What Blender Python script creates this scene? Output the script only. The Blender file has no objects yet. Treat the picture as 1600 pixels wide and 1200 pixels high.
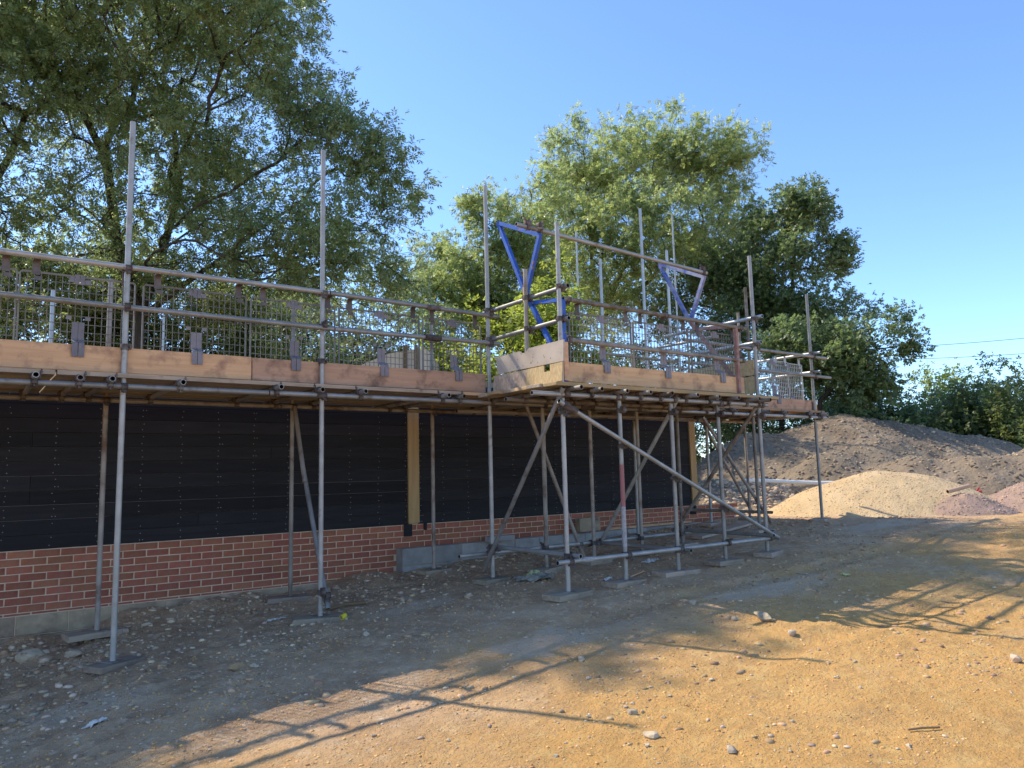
import bpy, math, random
import numpy as np
from mathutils import Matrix, Vector

# ---------------------------------------------------------------- camera, world, sun, exposure
scene = bpy.context.scene
col = scene.collection
EYE = 1.6
cam_r = Vector((0.80486462, -0.59299964, -0.02333178))
cam_u = Vector((-0.05121174, -0.10856935, 0.99276888))
cam_f = Vector((0.59124471, 0.79784969, 0.11775217))
cd = bpy.data.cameras.new('camera')
cam = bpy.data.objects.new('camera', cd)
col.objects.link(cam)
cam.matrix_world = Matrix(((cam_r.x, cam_u.x, -cam_f.x, 0), (cam_r.y, cam_u.y, -cam_f.y, 0),
                           (cam_r.z, cam_u.z, -cam_f.z, EYE), (0, 0, 0, 1)))
cd.sensor_fit = 'HORIZONTAL'
cd.sensor_width = 36.0
cd.lens = 1172.5 / 1600 * 36
cd.clip_start = 0.05
cd.clip_end = 3000
scene.camera = cam

SUN_AZ = math.radians(28.0)      # from +Y towards -X
SUN_EL = math.radians(46.5)
world = bpy.data.worlds.new('World')
scene.world = world
world.use_nodes = True
wn = world.node_tree
wn.nodes.clear()
sky = wn.nodes.new('ShaderNodeTexSky')
sky.sky_type = 'NISHITA'
sky.sun_disc = False
sky.sun_elevation = SUN_EL
sky.sun_rotation = -SUN_AZ
sky.altitude = 0
sky.air_density = 0.8
sky.dust_density = 0.15
sky.ozone_density = 6.5
bg = wn.nodes.new('ShaderNodeBackground')
bg.inputs['Strength'].default_value = 0.15
wo = wn.nodes.new('ShaderNodeOutputWorld')
wn.links.new(sky.outputs[0], bg.inputs['Color'])
wn.links.new(bg.outputs[0], wo.inputs['Surface'])
sl = bpy.data.lights.new('sun', 'SUN')
sl.energy = 2.8
sl.angle = math.radians(0.53)
sl.color = (1.0, 0.91, 0.76)
sun = bpy.data.objects.new('sun', sl)
col.objects.link(sun)
sdir = Vector((-math.sin(SUN_AZ) * math.cos(SUN_EL), math.cos(SUN_AZ) * math.cos(SUN_EL), math.sin(SUN_EL)))
sun.rotation_euler = sdir.to_track_quat('Z', 'Y').to_euler()
sun.location = (0, 0, 30)
scene.view_settings.view_transform = 'Standard'
scene.view_settings.look = 'None'
scene.view_settings.exposure = 1.2
scene.view_settings.gamma = 1.0
scene.view_settings.use_curve_mapping = False

rng = np.random.default_rng(11)
random.seed(5)

# ---------------------------------------------------------------- noise
_G = np.random.default_rng(3).random((256, 256))
def vnoise(x, y):
    xi = np.floor(x).astype(int); yi = np.floor(y).astype(int)
    fx = x - xi; fy = y - yi
    fx = fx * fx * (3 - 2 * fx); fy = fy * fy * (3 - 2 * fy)
    a = _G[xi % 256, yi % 256]; b = _G[(xi + 1) % 256, yi % 256]
    c = _G[xi % 256, (yi + 1) % 256]; d = _G[(xi + 1) % 256, (yi + 1) % 256]
    return (a * (1 - fx) + b * fx) * (1 - fy) + (c * (1 - fx) + d * fx) * fy - 0.5

def smooth(a, b, t):
    s = np.clip((t - a) / (b - a), 0, 1)
    return s * s * (3 - 2 * s)

PX = [-60, -3, 0.4, 1.1, 2.9, 4.1, 4.9, 6.5, 8.2, 11.6, 15, 30, 400]
PZ = [-0.6, -0.22, -0.02, 0.10, 0.24, 0.33, 0.38, 0.46, 0.54, 0.70, 0.72, 0.8, 0.9]
def ground_base(x, y):
    p = np.interp(x, PX, PZ)
    k = 0.5 + 0.5 * smooth(2.0, 6.5, y)
    k = np.maximum(k, smooth(6, 11, x))
    return p * k

def ground_h(x, y):
    x = np.asarray(x, float); y = np.asarray(y, float)
    h = ground_base(x, y)
    near = 1 - smooth(14, 40, np.hypot(x, y))
    rough = 0.55 + 0.9 * smooth(4.0, 7.0, y - 0.2 * x) + 0.5 * (vnoise(x * 1.1 + 70, y * 1.1) > 0.12)
    h = h + 0.03 * vnoise(x * 0.7 + 3, y * 0.7) + near * (0.014 * vnoise(x * 2.9, y * 2.9 + 7)
        + rough * (0.013 * vnoise(x * 7.3 + 1, y * 7.3) + 0.011 * vnoise(x * 16, y * 16 + 2) + 0.008 * vnoise(x * 31 + 9, y * 31)))
    # faint wheel ruts running past the scaffold
    for c in (3.55, 5.15):
        d = y - (c - 0.02 * x + 0.10 * vnoise(x * 0.5 + c, y * 0)) 
        h = h - near * 0.022 * np.exp(-(d / 0.13) ** 2) * smooth(3.5, 5.5, x) + near * 0.010 * np.exp(-((np.abs(d) - 0.2) / 0.06) ** 2) * smooth(3.5, 5.5, x)
    h = h + near * 0.05 * np.maximum(vnoise(x * 5.5 + 40, y * 5.5 + 11) - 0.08, 0) * smooth(5.5, 7.5, y)
    # soil banked against the wall footing and a dug hollow in front of the bay
    h = h + smooth(7.9, 8.9, y) * (1 - smooth(4.3, 4.7, x)) * (0.06 + 0.16 * vnoise(x * 1.9, y * 1.2 + 5.5) + 0.05 * vnoise(x * 7, y * 7))
    h = h - 0.07 * np.exp(-(((x - 4.8) / 0.42) ** 2 + ((y - 5.05) / 0.22) ** 2))
    return h

def gh(x, y):
    return float(ground_h(np.array([x]), np.array([y]))[0])

# ---------------------------------------------------------------- materials
def mat(name, c1, c2=None, rough=0.85, metal=0.0, scale=6.0, stretch=(1, 1, 1), detail=5, bump=0.0, bscale=None,
        c3=None, c3scale=1.2, c3amt=(0.55, 0.7), rand=0.0, island=0.0, trans=0.0, spec=0.3, obj=True):
    m = bpy.data.materials.new(name)
    m.use_nodes = True
    nt = m.node_tree; N = nt.nodes; Lk = nt.links
    b = N['Principled BSDF']
    b.inputs['Roughness'].default_value = rough
    b.inputs['Metallic'].default_value = metal
    b.inputs['Specular IOR Level'].default_value = spec
    tc = N.new('ShaderNodeTexCoord'); mp = N.new('ShaderNodeMapping')
    mp.inputs['Scale'].default_value = stretch
    Lk.new(tc.outputs['Object'], mp.inputs['Vector'])
    vec = mp.outputs[0]
    if c2 is None: c2 = c1
    nz = N.new('ShaderNodeTexNoise'); nz.inputs['Scale'].default_value = scale; nz.inputs['Detail'].default_value = detail
    Lk.new(vec, nz.inputs['Vector'])
    rp = N.new('ShaderNodeValToRGB')
    rp.color_ramp.elements[0].position = 0.32; rp.color_ramp.elements[1].position = 0.68
    rp.color_ramp.elements[0].color = (*c1, 1); rp.color_ramp.elements[1].color = (*c2, 1)
    Lk.new(nz.outputs['Fac'], rp.inputs[0])
    c = rp.outputs[0]
    if c3 is not None:
        n3 = N.new('ShaderNodeTexNoise'); n3.inputs['Scale'].default_value = c3scale; n3.inputs['Detail'].default_value = 6
        n3.inputs['Roughness'].default_value = 0.62
        Lk.new(tc.outputs['Object'], n3.inputs['Vector'])
        r3 = N.new('ShaderNodeMapRange'); r3.inputs['From Min'].default_value = c3amt[0]; r3.inputs['From Max'].default_value = c3amt[1]
        Lk.new(n3.outputs['Fac'], r3.inputs['Value'])
        mx = N.new('ShaderNodeMix'); mx.data_type = 'RGBA'
        Lk.new(r3.outputs[0], mx.inputs['Factor']); Lk.new(c, mx.inputs['A']); mx.inputs['B'].default_value = (*c3, 1)
        c = mx.outputs['Result']
    if rand or island:
        if rand:
            oi = N.new('ShaderNodeObjectInfo'); src = oi.outputs['Random']; amt = rand
        else:
            ge = N.new('ShaderNodeNewGeometry'); src = ge.outputs['Random Per Island']; amt = island
        mr = N.new('ShaderNodeMapRange'); mr.inputs['To Min'].default_value = 1 - amt; mr.inputs['To Max'].default_value = 1 + amt
        Lk.new(src, mr.inputs['Value'])
        hs = N.new('ShaderNodeHueSaturation'); Lk.new(mr.outputs[0], hs.inputs['Value']); Lk.new(c, hs.inputs['Color'])
        m2 = N.new('ShaderNodeMath'); m2.operation = 'MULTIPLY'; m2.inputs[1].default_value = 7.31
        Lk.new(src, m2.inputs[0])
        fr = N.new('ShaderNodeMath'); fr.operation = 'FRACT'; Lk.new(m2.outputs[0], fr.inputs[0])
        m3 = N.new('ShaderNodeMapRange'); m3.inputs['To Min'].default_value = 0.5 - amt * 0.045; m3.inputs['To Max'].default_value = 0.5 + amt * 0.045
        Lk.new(fr.outputs[0], m3.inputs['Value']); Lk.new(m3.outputs[0], hs.inputs['Hue'])
        c = hs.outputs[0]
    Lk.new(c, b.inputs['Base Color'])
    if bump:
        bn = N.new('ShaderNodeTexNoise'); bn.inputs['Scale'].default_value = bscale or scale * 3; bn.inputs['Detail'].default_value = 6
        Lk.new(vec, bn.inputs['Vector'])
        bp_ = N.new('ShaderNodeBump'); bp_.inputs['Strength'].default_value = 0.8; bp_.inputs['Distance'].default_value = bump
        Lk.new(bn.outputs['Fac'], bp_.inputs['Height']); Lk.new(bp_.outputs[0], b.inputs['Normal'])
    if trans:
        tr = N.new('ShaderNodeBsdfTranslucent'); ms = N.new('ShaderNodeMixShader'); ms.inputs[0].default_value = trans
        hs2 = N.new('ShaderNodeHueSaturation'); hs2.inputs['Value'].default_value = 2.2; hs2.inputs['Hue'].default_value = 0.485
        Lk.new(c, hs2.inputs['Color']); Lk.new(hs2.outputs[0], tr.inputs['Color'])
        Lk.new(b.outputs[0], ms.inputs[1]); Lk.new(tr.outputs[0], ms.inputs[2])
        Lk.new(ms.outputs[0], N['Material Output'].inputs['Surface'])
    return m

M = {}
M['galv'] = mat('galvanised_tube', (0.38, 0.36, 0.325), (0.27, 0.255, 0.225), rough=0.5, metal=0.45, scale=5, bump=0.0015, bscale=40,
                c3=(0.18, 0.135, 0.095), c3scale=7, c3amt=(0.56, 0.74), rand=0.25)
M['galv_new'] = mat('new_galvanised_tube', (0.48, 0.48, 0.46), (0.38, 0.38, 0.36), rough=0.4, metal=0.5, scale=9, rand=0.1)
M['galv_dull'] = mat('weathered_tube', (0.34, 0.30, 0.25), (0.23, 0.19, 0.15), rough=0.65, metal=0.3, scale=6, bump=0.0015, bscale=40,
                     c3=(0.13, 0.075, 0.045), c3scale=3, c3amt=(0.52, 0.7), rand=0.22)
M['inner_tube'] = mat('tube_bore', (0.03, 0.025, 0.02), rough=0.9)
M['rust'] = mat('rusty_coupler', (0.085, 0.055, 0.04), (0.17, 0.15, 0.135), rough=0.75, metal=0.3, scale=25, bump=0.002, rand=0.35)
M['guard'] = mat('guard_mesh_steel', (0.15, 0.14, 0.12), (0.21, 0.195, 0.17), rough=0.6, metal=0.25, scale=8, rand=0.2)
M['guard_pale'] = mat('pale_guard_mesh_steel', (0.42, 0.42, 0.4), (0.34, 0.34, 0.32), rough=0.5, metal=0.3, scale=8)
M['clip'] = mat('grey_plastic_clip', (0.17, 0.155, 0.165), (0.22, 0.2, 0.21), rough=0.55, scale=20, rand=0.15)
M['hook'] = mat('dark_hook_steel', (0.10, 0.085, 0.08), (0.14, 0.12, 0.115), rough=0.6, metal=0.2, scale=20, rand=0.2)
M['toe'] = mat('toe_board_wood', (0.68, 0.41, 0.215), (0.56, 0.32, 0.165), rough=0.8, scale=3.2, stretch=(0.6, 9, 9), bump=0.004,
               c3=(0.30, 0.16, 0.10), c3scale=5.5, c3amt=(0.5, 0.72), rand=0.12)
M['toe_red'] = mat('reddish_toe_board_wood', (0.52, 0.31, 0.195), (0.42, 0.24, 0.15), rough=0.85, scale=3, stretch=(0.6, 9, 9), bump=0.004,
                   c3=(0.17, 0.10, 0.07), c3scale=5.5, c3amt=(0.5, 0.72), rand=0.1)
M['deck'] = mat('scaffold_board_wood', (0.52, 0.35, 0.19), (0.38, 0.25, 0.13), rough=0.85, scale=3, stretch=(0.5, 9, 9), bump=0.002, rand=0.3)
M['deck_grey'] = mat('greyed_timber', (0.44, 0.34, 0.24), (0.29, 0.22, 0.155), rough=0.9, scale=4, stretch=(0.7, 7, 7), bump=0.003,
                     c3=(0.12, 0.10, 0.085), c3scale=5, c3amt=(0.6, 0.75), rand=0.25)
M['osb'] = mat('strand_board', (0.62, 0.46, 0.24), (0.45, 0.31, 0.15), rough=0.8, scale=22, stretch=(1, 1.8, 1), bump=0.002)
M['ply_spotted'] = mat('weathered_ply_board', (0.5, 0.42, 0.33), (0.42, 0.34, 0.26), rough=0.9, scale=5, bump=0.002,
                       c3=(0.07, 0.055, 0.04), c3scale=26, c3amt=(0.62, 0.68), rand=0.15)
M['blue'] = mat('blue_painted_steel', (0.022, 0.075, 0.32), (0.035, 0.11, 0.42), rough=0.5, scale=6, c3=(0.22, 0.15, 0.12), c3scale=16, c3amt=(0.58, 0.66), bump=0.001)
M['blue_worn'] = mat('worn_blue_painted_steel', (0.14, 0.17, 0.36), (0.3, 0.3, 0.38), rough=0.6, scale=9, c3=(0.03, 0.08, 0.34), c3scale=5, c3amt=(0.5, 0.62))
M['redox'] = mat('rusty_red_primer', (0.26, 0.12, 0.09), (0.38, 0.25, 0.21), rough=0.8, scale=14, bump=0.001)
M['redpaint'] = mat('red_sprayed_paint', (0.4, 0.14, 0.13), (0.30, 0.15, 0.13), rough=0.7, scale=30)
M['whitepaint'] = mat('splashed_white_paint', (0.45, 0.42, 0.4), (0.3, 0.28, 0.26), rough=0.8, scale=30)
M['yellowtape'] = mat('yellow_tape', (0.5, 0.36, 0.1), rough=0.7)
M['brick'] = mat('red_brick', (0.40, 0.135, 0.075), (0.29, 0.10, 0.06), rough=0.9, scale=14, bump=0.004, bscale=60,
                 c3=(0.36, 0.2, 0.12), c3scale=5, c3amt=(0.56, 0.8), rand=0.17)
M['mortar'] = mat('mortar', (0.70, 0.50, 0.34), (0.56, 0.39, 0.26), rough=0.95, scale=9, bump=0.004, bscale=80)
M['block'] = mat('concrete_block', (0.38, 0.35, 0.31), (0.27, 0.25, 0.225), rough=0.95, scale=8, bump=0.004, bscale=70,
                 c3=(0.34, 0.32, 0.27), c3scale=2.3, c3amt=(0.55, 0.72), rand=0.18)
M['block_dusty'] = mat('mortar_smeared_block', (0.46, 0.34, 0.22), (0.30, 0.22, 0.145), rough=0.95, scale=7, bump=0.012, bscale=22, c3=(0.2, 0.145, 0.1), c3scale=4, c3amt=(0.5, 0.7), rand=0.15)
M['clad'] = mat('black_stained_board', (0.021, 0.019, 0.020), (0.028, 0.026, 0.026), rough=0.7, scale=3, stretch=(0.7, 8, 8), bump=0.001,
                spec=0.12, rand=0.25)
M['seam'] = mat('pale_board_edge', (0.12, 0.11, 0.1), rough=0.9)
M['nail'] = mat('zinc_nail_head', (0.36, 0.34, 0.32), rough=0.4, metal=0.3)
M['post'] = mat('new_pine_post', (0.50, 0.32, 0.14), (0.40, 0.245, 0.10), rough=0.7, scale=2.5, stretch=(7, 7, 0.7), bump=0.001,
                c3=(0.22, 0.1, 0.04), c3scale=8, c3amt=(0.68, 0.74))
M['inner_wood'] = mat('framing_wood', (0.4, 0.28, 0.16), rough=0.9)
M['white_pipe'] = mat('white_plastic_pipe', (0.72, 0.72, 0.66), rough=0.5, scale=5)
M['bark'] = mat('ash_bark', (0.085, 0.07, 0.052), (0.05, 0.043, 0.034), rough=0.95, scale=6, stretch=(3, 3, 0.6), bump=0.01, bscale=12)
M['leafA'] = mat('ash_leaf', (0.14, 0.185, 0.075), (0.185, 0.23, 0.08), rough=0.38, scale=0.45, island=0.4, trans=0.5, spec=0.6)
M['leafB'] = mat('pale_ash_leaf', (0.165, 0.215, 0.075), (0.21, 0.255, 0.08), rough=0.4, scale=0.35, island=0.35, trans=0.55, spec=0.6)
M['leafC'] = mat('dark_tree_leaf', (0.095, 0.145, 0.06), (0.13, 0.175, 0.06), rough=0.4, scale=0.5, island=0.4, trans=0.45, spec=0.55)
M['leafBush'] = mat('bush_leaf', (0.09, 0.12, 0.045), (0.13, 0.165, 0.045), rough=0.45, scale=0.7, island=0.4, trans=0.45, spec=0.5)
M['leafLime'] = mat('lime_bush_leaf', (0.14, 0.19, 0.03), (0.19, 0.23, 0.035), rough=0.5, scale=0.8, island=0.3, trans=0.55, spec=0.3)
M['stone'] = mat('pale_flint', (0.42, 0.30, 0.19), (0.6, 0.46, 0.32), rough=0.85, scale=9, island=0.4, bump=0.003)
M['stone_obj'] = mat('loose_flint', (0.38, 0.29, 0.19), (0.54, 0.43, 0.30), rough=0.85, scale=14, rand=0.2, bump=0.004, bscale=30,
                     c3=(0.25, 0.16, 0.09), c3scale=12, c3amt=(0.55, 0.7))
M['stone_orange'] = mat('orange_stained_flint', (0.42, 0.27, 0.13), (0.3, 0.2, 0.11), rough=0.85, scale=14, bump=0.004)
M['earthcrumb'] = mat('earth_crumb', (0.50, 0.32, 0.175), (0.36, 0.235, 0.135), rough=1.0, scale=6, island=0.35)
M['sandcrumb'] = mat('sand_crumb', (0.68, 0.40, 0.15), (0.56, 0.31, 0.11), rough=1.0, scale=6, island=0.3)
M['soil'] = mat('brown_soil', (0.185, 0.14, 0.095), (0.27, 0.205, 0.14), rough=1.0, scale=1.4, bump=0.05, bscale=11,
                c3=(0.165, 0.12, 0.08), c3scale=0.6, c3amt=(0.5, 0.65))
M['clod'] = mat('soil_clod', (0.21, 0.155, 0.105), (0.34, 0.26, 0.18), rough=1.0, scale=9, island=0.4, bump=0.004)
M['gravel'] = mat('golden_gravel', (0.60, 0.43, 0.24), (0.50, 0.35, 0.185), rough=0.95, scale=2.2, bump=0.02, bscale=38,
                  c3=(0.5, 0.30, 0.13), c3scale=1.6, c3amt=(0.6, 0.75))
M['gravel_p'] = mat('golden_pebble', (0.66, 0.49, 0.29), (0.5, 0.36, 0.2), rough=0.9, scale=3, island=0.35)
M['pink'] = mat('pink_gravel', (0.37, 0.245, 0.175), (0.29, 0.2, 0.15), rough=0.95, scale=3, bump=0.025, bscale=34,
                c3=(0.30, 0.2, 0.18), c3scale=1.8, c3amt=(0.5, 0.7))
M['pink_p'] = mat('pink_pebble', (0.44, 0.3, 0.225), (0.32, 0.23, 0.18), rough=0.9, scale=3, island=0.4)
M['paper'] = mat('white_paper_scrap', (0.68, 0.64, 0.56), (0.56, 0.52, 0.46), rough=0.7, scale=20)
M['yellow'] = mat('yellow_plastic', (0.7, 0.55, 0.03), rough=0.4)
M['red'] = mat('red_plastic', (0.6, 0.04, 0.05), rough=0.45)
M['tan_tube'] = mat('tan_clay_pipe', (0.48, 0.32, 0.21), rough=0.8)
M['sheet'] = mat('beige_wall_render', (0.78, 0.62, 0.46), (0.7, 0.56, 0.41), rough=0.9, scale=2)
M['cable'] = mat('black_cable', (0.03, 0.03, 0.035), rough=0.6)
M['rag'] = mat('muddy_rag', (0.3, 0.28, 0.22), (0.18, 0.16, 0.13), rough=0.95, scale=12, bump=0.01)
M['rag_yellow'] = mat('yellow_green_film', (0.5, 0.5, 0.2), rough=0.6)
M['stick'] = mat('dry_twig', (0.2, 0.13, 0.07), rough=0.9)

def ground_material():
    m = bpy.data.materials.new('sandy_ground'); m.use_nodes = True
    nt = m.node_tree; N = nt.nodes; Lk = nt.links; b = N['Principled BSDF']
    b.inputs['Roughness'].default_value = 1.0; b.inputs['Specular IOR Level'].default_value = 0.15
    tc = N.new('ShaderNodeTexCoord'); P = tc.outputs['Object']
    def noise(scale, detail=6, rough=0.6, vec=P):
        n = N.new('ShaderNodeTexNoise'); n.inputs['Scale'].default_value = scale; n.inputs['Detail'].default_value = detail
        n.inputs['Roughness'].default_value = rough; Lk.new(vec, n.inputs['Vector']); return n.outputs['Fac']
    def rng_(v, a, b_, c=0.0, d=1.0):
        r = N.new('ShaderNodeMapRange'); r.inputs['From Min'].default_value = a; r.inputs['From Max'].default_value = b_
        r.inputs['To Min'].default_value = c; r.inputs['To Max'].default_value = d; Lk.new(v, r.inputs['Value']); return r.outputs[0]
    def mix(f, A, B):
        x = N.new('ShaderNodeMix'); x.data_type = 'RGBA'
        Lk.new(f, x.inputs['Factor'])
        for s, v in (('A', A), ('B', B)):
            if isinstance(v, tuple): x.inputs[s].default_value = (*v, 1)
            else: Lk.new(v, x.inputs[s])
        return x.outputs['Result']
    def math_(op, a, c):
        x = N.new('ShaderNodeMath'); x.operation = op
        for i, v in enumerate((a, c)):
            if isinstance(v, (int, float)): x.inputs[i].default_value = v
            else: Lk.new(v, x.inputs[i])
        return x.outputs[0]
    sand = mix(rng_(noise(1.3), 0.35, 0.65), (0.70, 0.40, 0.14), (0.60, 0.335, 0.112))
    sand = mix(rng_(noise(3.1, 8, 0.72), 0.5, 0.68, 0, 0.7), sand, (0.47, 0.275, 0.115))
    sand = mix(rng_(noise(7.5), 0.5, 0.72), sand, (0.70, 0.45, 0.17))
    shade_clay = mix(rng_(noise(2.4), 0.35, 0.65), (0.46, 0.285, 0.16), (0.66, 0.44, 0.255))
    shade_clay = mix(rng_(noise(11), 0.55, 0.7), shade_clay, (0.72, 0.54, 0.36))
    # disturbed clay near the building and to the left, stretched over shaded ground to paint in its brown shade; clean sand out on the site road
    sx = N.new('ShaderNodeSeparateXYZ'); Lk.new(P, sx.inputs[0])
    t = math_('SUBTRACT', sx.outputs['Y'], math_('MULTIPLY', sx.outputs['X'], 0.08))
    t = math_('ADD', t, rng_(noise(0.7), 0.3, 0.7, -0.9, 0.9))
    c = mix(rng_(t, 2.9, 4.9), sand, shade_clay)
    damp = rng_(noise(0.55, 7, 0.7), 0.56, 0.66, 0, 0.45)
    c = mix(damp, c, (0.33, 0.205, 0.10))
    # pale cement dust patches
    dust = rng_(noise(0.95, 8, 0.68), 0.60, 0.70, 0, 0.65)
    c = mix(dust, c, (0.58, 0.44, 0.30))
    for (px_, py_, rx, ry) in ((3.95, 4.85, 0.75, 0.28), (6.8, 4.75, 1.15, 0.3), (0.85, 6.15, 0.45, 0.3), (3.7, 6.75, 0.45, 0.2), (11.3, 6.0, 1.2, 0.35)):
        mp = N.new('ShaderNodeMapping'); mp.vector_type = 'POINT'
        mp.inputs['Location'].default_value = (-px_ / rx, -py_ / ry, 0); mp.inputs['Scale'].default_value = (1 / rx, 1 / ry, 0)
        Lk.new(P, mp.inputs['Vector'])
        ln = N.new('ShaderNodeVectorMath'); ln.operation = 'LENGTH'; Lk.new(mp.outputs[0], ln.inputs[0])
        dd = math_('ADD', ln.outputs['Value'], rng_(noise(3.5, 8, 0.7), 0.3, 0.7, -0.6, 0.6))
        c = mix(rng_(dd, 1.1, 0.5, 0, 0.75), c, (0.62, 0.47, 0.32))
    # fine grit
    v = N.new('ShaderNodeTexVoronoi'); v.inputs['Scale'].default_value = 46; Lk.new(P, v.inputs['Vector'])
    grit = rng_(v.outputs['Distance'], 0.14, 0.26, 1, 0)
    gsel = rng_(v.outputs['Color'], 0.62, 0.66)
    c = mix(math_('MULTIPLY', grit, gsel), c, (0.58, 0.5, 0.38))
    dark = rng_(noise(24, 4, 0.7), 0.30, 0.42, 0.35, 0)
    c = mix(dark, c, (0.16, 0.105, 0.06))
    Lk.new(c, b.inputs['Base Color'])
    h = math_('ADD', noise(55, 8, 0.75), math_('MULTIPLY', grit, 0.5))
    h = math_('ADD', h, math_('MULTIPLY', noise(12, 5, 0.6), 1.5))
    bp_ = N.new('ShaderNodeBump'); bp_.inputs['Strength'].default_value = 1.0; bp_.inputs['Distance'].default_value = 0.022
    Lk.new(h, bp_.inputs['Height']); Lk.new(bp_.outputs[0], b.inputs['Normal'])
    return m
M['ground'] = ground_material()

# ---------------------------------------------------------------- mesh helpers
class MB:
    def __init__(s): s.v = []; s.f = []; s.mi = []
    def add(s, vs, fs, mi=0):
        o = len(s.v); s.v.extend([tuple(map(float, p)) for p in vs])
        s.f.extend([tuple(i + o for i in f) for f in fs]); s.mi.extend([mi] * len(fs)); return s
    def box(s, x0, x1, y0, y1, z0, z1, mi=0):
        vs = [(x, y, z) for z in (z0, z1) for y in (y0, y1) for x in (x0, x1)]
        return s.add(vs, [(0, 2, 3, 1), (4, 5, 7, 6), (0, 1, 5, 4), (2, 6, 7, 3), (0, 4, 6, 2), (1, 3, 7, 5)], mi)
    def bar(s, p, q, w, d, up=(0, 0, 1), mi=0):
        p = Vector(p); q = Vector(q); a = (q - p).normalized()
        sd = a.cross(Vector(up))
        if sd.length < 1e-4: sd = a.cross(Vector((1, 0, 0)))
        sd.normalize(); u = sd.cross(a)
        vs = []
        for e in (p, q):
            for i, j in ((-1, -1), (1, -1), (1, 1), (-1, 1)):
                vs.append(e + sd * (i * w / 2) + u * (j * d / 2))
        return s.add(vs, [(0, 1, 2, 3), (7, 6, 5, 4), (0, 4, 5, 1), (1, 5, 6, 2), (2, 6, 7, 3), (3, 7, 4, 0)], mi)
    def tube(s, p, q, r, n=12, hollow=True, mi=0, mi2=1):
        p = Vector(p); q = Vector(q); a = (q - p).normalized()
        sd = a.orthogonal().normalized(); u = a.cross(sd)
        ri = r * 0.8
        rings = []
        dep = min(0.12, (q - p).length * 0.3)
        spec = [(p + a * dep, ri), (p, ri), (p, r), (q, r), (q, ri), (q - a * dep, ri)] if hollow else [(p, r), (q, r)]
        vs = []
        for c, rr in spec:
            for k in range(n):
                t = 2 * math.pi * k / n
                vs.append(c + (sd * math.cos(t) + u * math.sin(t)) * rr)
        fs = []; mis = []
        for ring in range(len(spec) - 1):
            for k in range(n):
                k2 = (k + 1) % n
                fs.append((ring * n + k, ring * n + k2, (ring + 1) * n + k2, (ring + 1) * n + k))
                mis.append(mi2 if (hollow and ring in (0, 4)) else mi)
        last = (len(spec) - 1) * n
        fs.append(tuple(range(n - 1, -1, -1))); mis.append(mi2 if hollow else mi)
        fs.append(tuple(range(last, last + n))); mis.append(mi2 if hollow else mi)
        o = len(s.v); s.v.extend([tuple(x) for x in vs]); s.f.extend([tuple(i + o for i in f) for f in fs]); s.mi.extend(mis)
        return s
    def path(s, pts, r, n=8, mi=0):
        for a, b in zip(pts[:-1], pts[1:]): s.tube(a, b, r, n, False, mi)
        return s
    def mesh(s, name, mats, smooth_=False, off=(0, 0, 0)):
        me = bpy.data.meshes.new(name)
        o = Vector(off)
        me.from_pydata([tuple(Vector(p) - o) for p in s.v], [], s.f)
        for m in (mats if isinstance(mats, (list, tuple)) else [mats]): me.materials.append(m)
        if any(s.mi): me.polygons.foreach_set('material_index', s.mi)
        if smooth_:
            me.polygons.foreach_set('use_smooth', [True] * len(me.polygons)); me.set_sharp_from_angle(angle=math.radians(40))
        me.update(); return me

def link(name, me, parent=None, loc=(0, 0, 0), rot=None, tag=None):
    o = bpy.data.objects.new(name, me); col.objects.link(o)
    if parent is not None:
        o.parent = parent
    o.location = loc
    if rot is not None: o.rotation_euler = rot
    return o

def wloc(p):
    v = Vector(p.location)
    while p.parent: p = p.parent; v += Vector(p.location)
    return v

def part(name, mb, mats, parent, sm=False, kind=None):
    o = link(name, mb.mesh(name, mats, sm, off=wloc(parent)), parent)
    if kind: o['kind'] = kind
    return o

def tag(o, label, cat, group=None, kind=None):
    if label: o['label'] = label
    if cat: o['category'] = cat
    if group: o['group'] = group
    if kind: o['kind'] = kind
    return o

def thing(name, label, cat, loc=(0, 0, 0), group=None):
    return tag(link(name, None, None, loc), label, cat, group)

def np_mesh(name, V, F, m, smooth_=False):
    me = bpy.data.meshes.new(name)
    V = np.asarray(V, np.float32); F = np.asarray(F, np.int32)
    k = F.shape[1]
    me.vertices.add(len(V)); me.vertices.foreach_set('co', V.ravel())
    me.loops.add(F.size); me.loops.foreach_set('vertex_index', F.ravel())
    me.polygons.add(len(F)); me.polygons.foreach_set('loop_start', np.arange(0, F.size, k, dtype=np.int32))
    me.materials.append(m)
    if smooth_: me.polygons.foreach_set('use_smooth', np.ones(len(F), bool))
    me.update(calc_edges=True); me.validate()
    return me

def grid_mesh(name, xs, ys, hf, m):
    X, Y = np.meshgrid(xs, ys); Z = hf(X, Y)
    V = np.stack([X.ravel(), Y.ravel(), Z.ravel()], 1)
    nx = len(xs); ny = len(ys)
    i = (np.arange(ny - 1)[:, None] * nx + np.arange(nx - 1)[None]).ravel()
    F = np.stack([i, i + 1, i + nx + 1, i + nx], 1)
    return np_mesh(name, V, F, m, True)

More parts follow.
